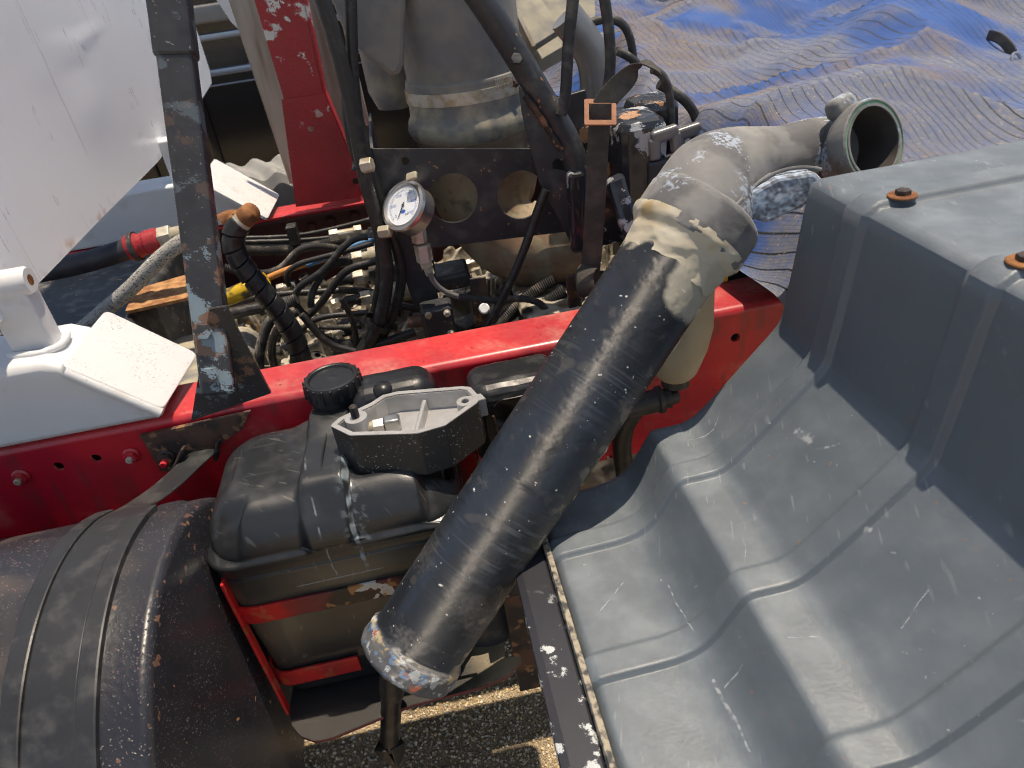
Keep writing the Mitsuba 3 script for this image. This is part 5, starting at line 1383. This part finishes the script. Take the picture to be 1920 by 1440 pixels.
# ---------------------------------------------------------------- gearbox and valve block between the rails
gbx = thing('gearbox', 'dusty clay coloured gearbox housing with bosses, bolts and ribs between the rails', 'gearbox')
nx2, ny2 = 170, 110
gx_, gy_ = np.linspace(-0.62, 0.55, nx2), np.linspace(1.18, 1.99, ny2)
GX, GY = np.meshgrid(gx_, gy_, indexing='ij')
q = np.stack([GX * 9, GY * 9, GX * 0], -1)
GZ = 0.775 + 0.07 * (meshkit.fbm(q, 3, 2) - 0.5) + 0.045 * (meshkit.noise(q * 2.2, 5) > 0.55) + 0.02 * (meshkit.noise(q * 4.5, 8) > 0.6) + 0.10 * ss(0.02, 0.3, GX) * ss(1.3, 1.5, GY)
GZ = np.where((gx_[:, None] < gx_[1]) | (gx_[:, None] > gx_[-2]) | (gy_[None] < gy_[1]) | (gy_[None] > gy_[-2]), 0.55, GZ)
i, j = np.meshgrid(np.arange(nx2 - 1), np.arange(ny2 - 1), indexing='ij')
a = (i * ny2 + j).ravel()
hf = np.concatenate([np.stack([a, a + ny2, a + ny2 + 1], 1), np.stack([a, a + ny2 + 1, a + 1], 1)])
add('housing', trimesh.Trimesh(np.stack([GX, GY, GZ], -1).reshape(-1, 3), hf, process=False), 'dusty_casting', gbx, smooth=35)
from scipy.interpolate import RegularGridInterpolator
gz_at = RegularGridInterpolator((gx_, gy_), GZ)
r2 = np.random.default_rng(11)
for k in range(95):
    x, y = r2.uniform(-0.5, 0.12), r2.uniform(1.24, 1.93)
    z = float(gz_at((x, y)))
    kind = r2.integers(0, 5)
    if kind == 0:
        h6 = Polygon([(0.011 * math.cos(a), 0.011 * math.sin(a)) for a in np.arange(6) * PI / 3 + r2.random()])
        add('bolt_head', put(prism(h6, 0.016, 0.0015), V(x, y, z), ez=(r2.normal(0, .25), r2.normal(0, .25), 1)), 'rusty_dark_steel' if r2.random() < 0.5 else 'dusty_casting', gbx)
    elif kind == 1:
        add('boss', put(lathe([(0, -0.02), (0.017, -0.02), (0.015, 0.022), (0.007, 0.023), (0.007, 0.012), (0, 0.012)], 20), V(x, y, z), ez=(r2.normal(0, .3), r2.normal(0, .3) - 0.3, 1)), 'dusty_casting', gbx)
    elif kind == 2:
        an_ = r2.uniform(0, PI)
        d_ = V(math.cos(an_), math.sin(an_), r2.normal(0, .15)) * r2.uniform(0.03, 0.07)
        add('casting_rib', bar(V(x, y, z + 0.012) - d_, V(x, y, z + 0.012) + d_, 0.022, 0.010, up=(0, 0, 1), r=0.003), 'dusty_casting', gbx)
    elif kind == 3:
        an_ = r2.uniform(-0.4, 0.4)
        d_ = V(math.cos(an_), math.sin(an_), 0.1)
        h6 = Polygon([(0.013 * math.cos(a), 0.013 * math.sin(a)) for a in np.arange(6) * PI / 3])
        add('union_nut', put(cat_([prism(h6, 0.02, 0.0015), lathe([(0, 0.02), (0.0085, 0.02), (0.0085, 0.05), (0, 0.05)], 16)]), V(x, y, z + 0.03), ez=d_), 'dusty_zinc', gbx)
    else:
        s_ = r2.uniform(0.012, 0.026, 3)
        add('terminal_block', rough(fine(put(rbox(-s_, s_, 0.004), V(x, y, z + 0.012), ez=(r2.normal(0, .2), r2.normal(0, .2), 1), ex=(r2.normal(), r2.normal(), 0)), 0.02), 0.0015, 90), 'dusty_black_paint' if r2.random() < 0.7 else 'dusty_casting', gbx)
vb = thing('valve_block', 'beige valve block with dusty zinc nuts and black solenoid plugs behind the upright hoses', 'valve block')
for k, (u, v) in enumerate(((660, 487), (664, 520), (676, 560), (690, 470))):
    p0 = [V(-0.1764, 1.6200, 0.9954), V(-0.1826, 1.6000, 0.9577), V(-0.1744, 1.5700, 0.9174), V(-0.1395, 1.6600, 0.9930)][k]
    ex = V(1, -0.05, 0.03)
    add('nut', put(prism(hx4.buffer(0.003), 0.026, 0.002), p0, ez=ex), 'dusty_zinc', vb)
    add('cartridge', put(lathe([(0, 0.02), (0.013, 0.02), (0.013, 0.04), (0.024, 0.042), (0.024, 0.12), (0, 0.12)], 28), p0, ez=ex), 'dusty_casting' if k % 2 else 'cream_plastic', vb)
    pp = p0 + V(-0.035, 0.0, 0.0)
    add('plug', put(lathe([(0, 0), (0.012, 0), (0.012, 0.025), (0.015, 0.026), (0.015, 0.038), (0, 0.038)], 20), pp, ez=ex), 'plain_black_plastic', vb)
add('manifold', rough(fine(rbox(V(-0.1331, 1.6600, 0.9533), V(-0.0356, 1.7400, 0.7643), 0.008), 0.02), 0.003, 40), 'dusty_casting', vb)
sb1 = thing('sensor_box', 'small dusty black sensor box with bolts next to the red rail, below the gauge', 'sensor')
m_ = V(-0.0062, 1.3600, 0.9298)
add('body', rough(fine(rbox(m_ + V(-0.033, -0.02, -0.04), m_ + V(0.033, 0.03, 0.036), 0.007), 0.01), 0.002, 60), 'dusty_black_paint', sb1)
for (u, v) in ((806, 575), (840, 570), (838, 622)):
    pass
for dxz in ((-0.018, 0.025), (0.02, 0.022), (0.02, -0.025)):
    hexbolt(m_ + V(dxz[0], -0.02, dxz[1]), (0, -1, 0), af=0.011, h=0.006, flange=0.015, stud=0, parent=sb1, mat='dusty_zinc')
add('port', put(lathe([(0, 0), (0.013, 0), (0.012, 0.03), (0, 0.03)], 20), m_ + V(-0.033, 0.0, 0.005), ez=(-1, 0, 0.1)), 'rusty_dark_steel', sb1)
add('junction_box', rough(fine(rbox(V(-0.0038, 1.4700, 0.9389), V(0.0808, 1.5600, 0.9761), 0.008), 0.012), 0.0035, 45), 'dusty_black_paint', label='larger dusty black box behind the gauge hose', cat='box')
wt_ = thing('plug_button', 'small round white plastic cap on a bracket below the gauge hose', 'plug')
o = V(0.0922, 1.3600, 0.9357)
add('button', put(lathe([(0, 0), (0.0115, 0), (0.0115, 0.006), (0.009, 0.009), (0, 0.009)], 24), o, ez=-FWD), 'white_dial', wt_)
add('bracket', bar(V(0.0899, 1.3850, 0.9974), V(0.0848, 1.3850, 0.8853), 0.035, 0.006, up=(1, 0, 0)), 'rusty_dark_steel', wt_)
add('gearbox_lump', rough(fine(rbox(V(0.1674, 1.3000, 0.9230), V(0.3282, 1.5000, 0.8951), 0.02), 0.012), 0.006, 25), 'dusty_casting', label='dust covered casting lump below the steel elbow, left of the big pipe', cat='casting')
add('lump_bracket', bar(V(0.2754, 1.3200, 0.9941), V(0.2786, 1.3200, 0.8898), 0.028, 0.008, up=(1, 0, 0)), 'rusty_dark_steel', label='narrow rusty upright strip below the steel elbow flange', cat='bracket')
#PART4
# ---------------------------------------------------------------- engine parts, webbing and hoses right of the brace
en = thing('black_castings', 'glossy black engine castings with silver chips, between webbing strap and blue cloth', 'engine')
add('block', rough(fine(rbox(V(0.3379, 1.4400, 0.9886), V(0.5095, 1.5200, 1.2585), 0.012), 0.015), 0.003, 25), 'chipped_engine_paint', en)
add('cover', rough(fine(rbox(V(0.3813, 1.3000, 1.1103), V(0.4748, 1.4200, 1.2762), 0.016), 0.010), 0.003, 25), 'chipped_engine_paint', en)
add('rear_cover', rough(fine(rbox(V(0.4509, 1.4200, 1.1273), V(0.5456, 1.5200, 1.2794), 0.02), 0.010), 0.004, 25), 'chipped_engine_paint', en)
add('lower_arm', rough(fine(bar(V(0.3574, 1.2700, 1.1950), V(0.3825, 1.2200, 1.0637), 0.035, 0.03, up=(1, 0, 0), r=0.01), 0.012), 0.003, 30), 'chipped_engine_paint', en)
add('side_plate', bar(V(0.3307, 1.4500, 1.3131), V(0.3514, 1.4500, 1.1473), 0.06, 0.01, up=(1, 0, 0)), 'dusty_black_paint', en)
for k in range(2):
    m_ = (V(0.4657, 1.3000, 1.2299), V(0.5345, 1.3600, 1.2112))[k]
    hk = thing('hook_latch', ('grey metal latch over the black castings, nearest the webbing strap', 'second grey metal latch, half behind the first, beside the blue cloth')[k], 'latch', 'latches over the engine castings')
    add('body', cat_([bar(m_ + V(-0.02, 0, -0.028), m_ + V(-0.02, 0, 0.012), 0.02, 0.022, up=(0, 1, 0), r=0.005), bar(m_ + V(-0.026, 0, 0.012), m_ + V(0.026, 0, 0.02), 0.02, 0.024, up=(0, 1, 0), r=0.006), bar(m_ + V(0.02, 0, 0.018), m_ + V(0.022, 0, -0.02), 0.02, 0.018, up=(0, 1, 0), r=0.005)]), 'grey_metal', hk)
    add('base', rbox(m_ + V(-0.035, -0.01, -0.10), m_ + V(0.03, 0.03, -0.028), 0.008), 'dusty_black_paint', hk)
ws = thing('webbing_strap', 'dusty black webbing strap with a coppery buckle, hanging behind the big pipe', 'strap')
w1 = [V(0.4396, 1.2400, 1.3520), V(0.4288, 1.2400, 1.3737), V(0.4068, 1.2400, 1.3811), V(0.3843, 1.2400, 1.3670), V(0.3558, 1.2400, 1.3460), V(0.3361, 1.2400, 1.3251), V(0.3289, 1.2400, 1.2982), V(0.3215, 1.2400, 1.2376), V(0.3129, 1.2400, 1.1621), V(0.3045, 1.2400, 1.0921), V(0.2942, 1.2400, 1.0294), V(0.2853, 1.2400, 0.9920)]
c, s = spline(w1, 0.006)
add('webbing', sweep(c, s, 0, 16, flat=(0.0185, 0.0016), xs=lambda f: unit(RIGHT * ss(0.02, 0.24, f) + (FWD * 0.6 - DOWN * 0.5) * ss(0.24, 0.02, f) + 1e-3)), 'webbing', ws)
bq = V(0.3294, 1.2345, 1.3167)
bf = prism(Polygon([(-0.027, -0.023), (0.027, -0.023), (0.027, 0.023), (-0.027, 0.023)]).buffer(-0.003).buffer(0.003).difference(Polygon([(-0.019, -0.014), (0.019, -0.014), (0.019, 0.014), (-0.019, 0.014)])), 0.005, 0.001)
bn = unit(-FWD - DOWN * 0.1)
bx_ = unit(RIGHT - bn * (RIGHT @ bn))
add('buckle', put(bf, bq, R=np.stack([bx_, np.cross(bn, bx_), bn], 1)), 'copper_buckle', ws, label='square coppery buckle')
loop = [V(0.2925, 1.2300, 1.0448), V(0.2763, 1.2100, 1.0345), V(0.2761, 1.2000, 1.0116), V(0.3004, 1.2300, 1.0046)]
c, s = spline(loop, 0.005)
add('strap_end', sweep(c, s, 0, 16, flat=(0.018, 0.002), x0=RIGHT), 'webbing', ws)
hg = 'thin hoses rising at the top centre'
hose('rising_hose', [V(0.3249, 1.3300, 1.5139), V(0.3126, 1.3300, 1.4517), V(0.3022, 1.3300, 1.3944), V(0.2906, 1.3300, 1.3252), V(0.2828, 1.3300, 1.3033)], 0.0105, 'dusty_conduit', 'left of two thin grey hoses rising to the top edge', 'hose', hg)
hose('rising_hose', [V(0.3618, 1.3000, 1.5101), V(0.3678, 1.3000, 1.4545), V(0.3708, 1.3000, 1.4049), V(0.3663, 1.3000, 1.3542), V(0.3548, 1.3000, 1.3204)], 0.0095, 'dusty_conduit', 'right of two thin grey hoses rising to the top edge', 'hose', hg)
ex = thing('exhaust_bend', 'smooth grey metal pipe bend behind the thin rising hoses', 'pipe bend')
add('bend', tube([V(0.3544, 1.5500, 1.4381), V(0.3789, 1.5500, 1.4039), V(0.4015, 1.5500, 1.3632), V(0.4095, 1.5500, 1.3110), V(0.4056, 1.5500, 1.2478)], 0.034, 28), 'grey_metal', ex)
hs = 'grey hoses looping beside the blue cloth'
hose('looping_hose', [V(0.4539, 1.3300, 1.3546), V(0.4736, 1.3300, 1.3409), V(0.4854, 1.3300, 1.3118), V(0.4892, 1.3300, 1.2709), V(0.4891, 1.3300, 1.2371)], 0.0075, 'dusty_conduit', 'grey hose arching into the first latch', 'hose', hs)
hose('looping_hose', [V(0.4909, 1.4000, 1.3132), V(0.5194, 1.4000, 1.2953), V(0.5496, 1.4000, 1.2681), V(0.5674, 1.4000, 1.2352), V(0.5668, 1.4000, 1.2013)], 0.0095, 'dusty_conduit', 'outermost grey hose arching down against the blue cloth', 'hose', hs)
hose('looping_hose', [V(0.3962, 1.5500, 1.4151), V(0.4404, 1.5500, 1.4205), V(0.4674, 1.5500, 1.4091), V(0.4851, 1.5500, 1.3762), V(0.4904, 1.5500, 1.3321)], 0.0085, 'dusty_conduit', 'small grey hose arching over the pipe bend at the top', 'hose', hs)
hose('looping_hose', [V(0.4453, 1.5200, 1.3653), V(0.4702, 1.5200, 1.3508), V(0.4941, 1.5200, 1.3282)], 0.0085, 'dusty_conduit', 'short grey hose end right of the pipe bend', 'hose', hs)

# ---------------------------------------------------------------- blue cloth over the seat behind
nu, nv = 230, 200
U_, W2 = np.meshgrid(np.linspace(0, 1, nu), np.linspace(0, 1, nv), indexing='ij')
CY = 0.84 + 0.015 * np.sin(U_ * 9) + 2.6 * W2
CX = 0.528 + 0.012 * np.sin(CY * 9) + 0.10 * ss(1.2, 2.4, CY) - 0.09 * ss(1.15, 1.4, CY) + 2.5 * U_ ** 1.15
base_z = 1.050 + 0.16 * ss(0.0, 0.09, U_) + 0.05 * ss(0.1, 0.5, W2) - 0.05 * ss(0.06, 0.0, W2)
q = np.stack([CX * 1.0 + CY * 0.8, CY * 1.6 - CX * 0.4, CX * 0], -1)
fold = 0.045 * np.sin(6.5 * (CY - 0.55 * CX) + 2.0 * np.sin(2.2 * CX)) * ss(0.0, 0.10, U_)
fold += 0.12 * (meshkit.fbm(q * 2.2, 4, 3) - 0.5) * ss(0.0, 0.10, U_)
ridge = 1 - np.abs(2 * meshkit.noise(q * 2.6 + 5.0, 6) - 1)
fold += 0.030 * ridge ** 6 * ss(0.0, 0.08, U_)
ridge2 = 1 - np.abs(2 * meshkit.noise(np.stack([CX * 5 - CY * 3, CY * 3 + CX, CX * 0], -1) + 9.0, 4) - 1)
fold += 0.008 * ridge2 ** 5 * ss(0.0, 0.05, U_)
CZ_ = base_z + fold
i, j = np.meshgrid(np.arange(nu - 1), np.arange(nv - 1), indexing='ij')
a = (i * nv + j).ravel()
cf = np.concatenate([np.stack([a, a + nv, a + nv + 1], 1), np.stack([a, a + nv + 1, a + 1], 1)])
cloth = trimesh.Trimesh(np.stack([CX, CY, CZ_], -1).reshape(-1, 3), cf, process=False)
bc = thing('blue_cloth', 'dirty blue woven cloth with dark lines thrown over the parts behind the elbow', 'cloth')
add('sheet', cloth, 'dirty_blue_cloth', bc, smooth=True, uv=np.stack([(CX + 0.25 * CY).ravel(), CY.ravel()], 1))
hk = thing('tie_strap', 'short black strap with a steel ring on the cloth at the right edge', 'strap')
h0, h1 = V(1.3923, 1.6642, 1.2465), V(1.3971, 1.5847, 1.2154)
c, s = spline([h0, (h0 + h1) / 2 + V(0, 0, 0.01), h1], 0.006)
add('webbing', sweep(c, s, 0, 14, flat=(0.011, 0.003), x0=DOWN), 'webbing', hk)
rr = trimesh.creation.torus(0.019, 0.0035, 28, 10)
add('ring', put(rr, V(1.3417, 1.5044, 1.2154), ez=unit(-FWD + RIGHT * 0.5)), 'steel', hk)

# ---------------------------------------------------------------- things beside and under the big pipe
rs = thing('reservoir_bottle', 'cream translucent plastic bottle tucked behind the right side of the big pipe', 'bottle')
o = V(0.3681, 0.9850, 1.0149)
add('body', lathe([(0, -0.085), (0.028, -0.084), (0.036, -0.074), (0.052, -0.03), (0.060, 0.01), (0.060, 0.09), (0.045, 0.11), (0, 0.11)], 40).apply_translation(o), 'cream_plastic', rs)
o2_ = V(0.3367, 0.9800, 0.8965)
add('outlet', put(lathe([(0, 0), (0.020, 0), (0.020, 0.055), (0.024, 0.058), (0.024, 0.066), (0.016, 0.068), (0.019, 0.078), (0.013, 0.082), (0.014, 0.092), (0.008, 0.096), (0, 0.096)], 28), o2_ + V(-0.06, 0, -0.008), ez=(1, 0, 0.05)), 'dusty_black_paint', rs)
add('neck', lathe([(0, -0.10), (0.024, -0.10), (0.024, -0.075), (0, -0.075)], 28).apply_translation(o), 'dusty_black_paint', rs)
hose('drop_hose', [V(0.2967, 0.9900, 0.8717), V(0.2784, 0.9900, 0.8418), V(0.2707, 0.9900, 0.7965), V(0.2741, 0.9900, 0.7339)], 0.017, 'black_rubber', 'black hose dropping beside the red rail under the big pipe')
fb_ = thing('frame_box', 'dusty black box frame with an open rounded window, between plastic tank and big pipe', 'frame')
o = V(0.0725, 0.9850, 0.9286)
bx0 = rbox(o + V(-0.055, -0.05, -0.085), o + V(0.10, 0.055, 0.075), 0.03, 20)
bx1 = rbox(o + V(-0.022, -0.06, -0.055), o + V(0.12, 0.03, 0.055), 0.02, 16)


def mf(m):
    m = tm(m)
    m.merge_vertices()
    return m3.Manifold(m3.Mesh(np.array(m.vertices, np.float32), np.array(m.faces, np.uint32)))


add('casing', rough(fine(tm(mf(bx0) - mf(bx1)), 0.01), 0.0025, 40), 'plain_black_plastic', fb_)
add('edge_strip', bar(o + V(-0.014, -0.052, -0.10), o + V(-0.022, -0.05, 0.03), 0.006, 0.006), 'rusty_dark_steel', fb_)
add('plug_connector', cat_([rbox(V(0.5046, 1.1600, 1.0020), V(0.5329, 1.1900, 1.0088), 0.003), rbox(V(0.5209, 1.1600, 0.9801), V(0.5843, 1.2200, 0.9921), 0.006)]), 'plain_black_plastic', label='black plug connector under the elbow beside the cloth edge', cat='connector')
add('yellow_clip', rbox(V(0.5178, 1.1450, 1.0036), V(0.5296, 1.1570, 1.0198), 0.002), 'yellow_wrap', label='tiny yellow clip on the black plug connector', cat='clip')
add('seat_base', rbox((0.62, 1.20, 0.55), (2.9, 3.3, 1.0), 0.03), 'dusty_black_paint', label='dark base under the blue cloth', cat='engine base')
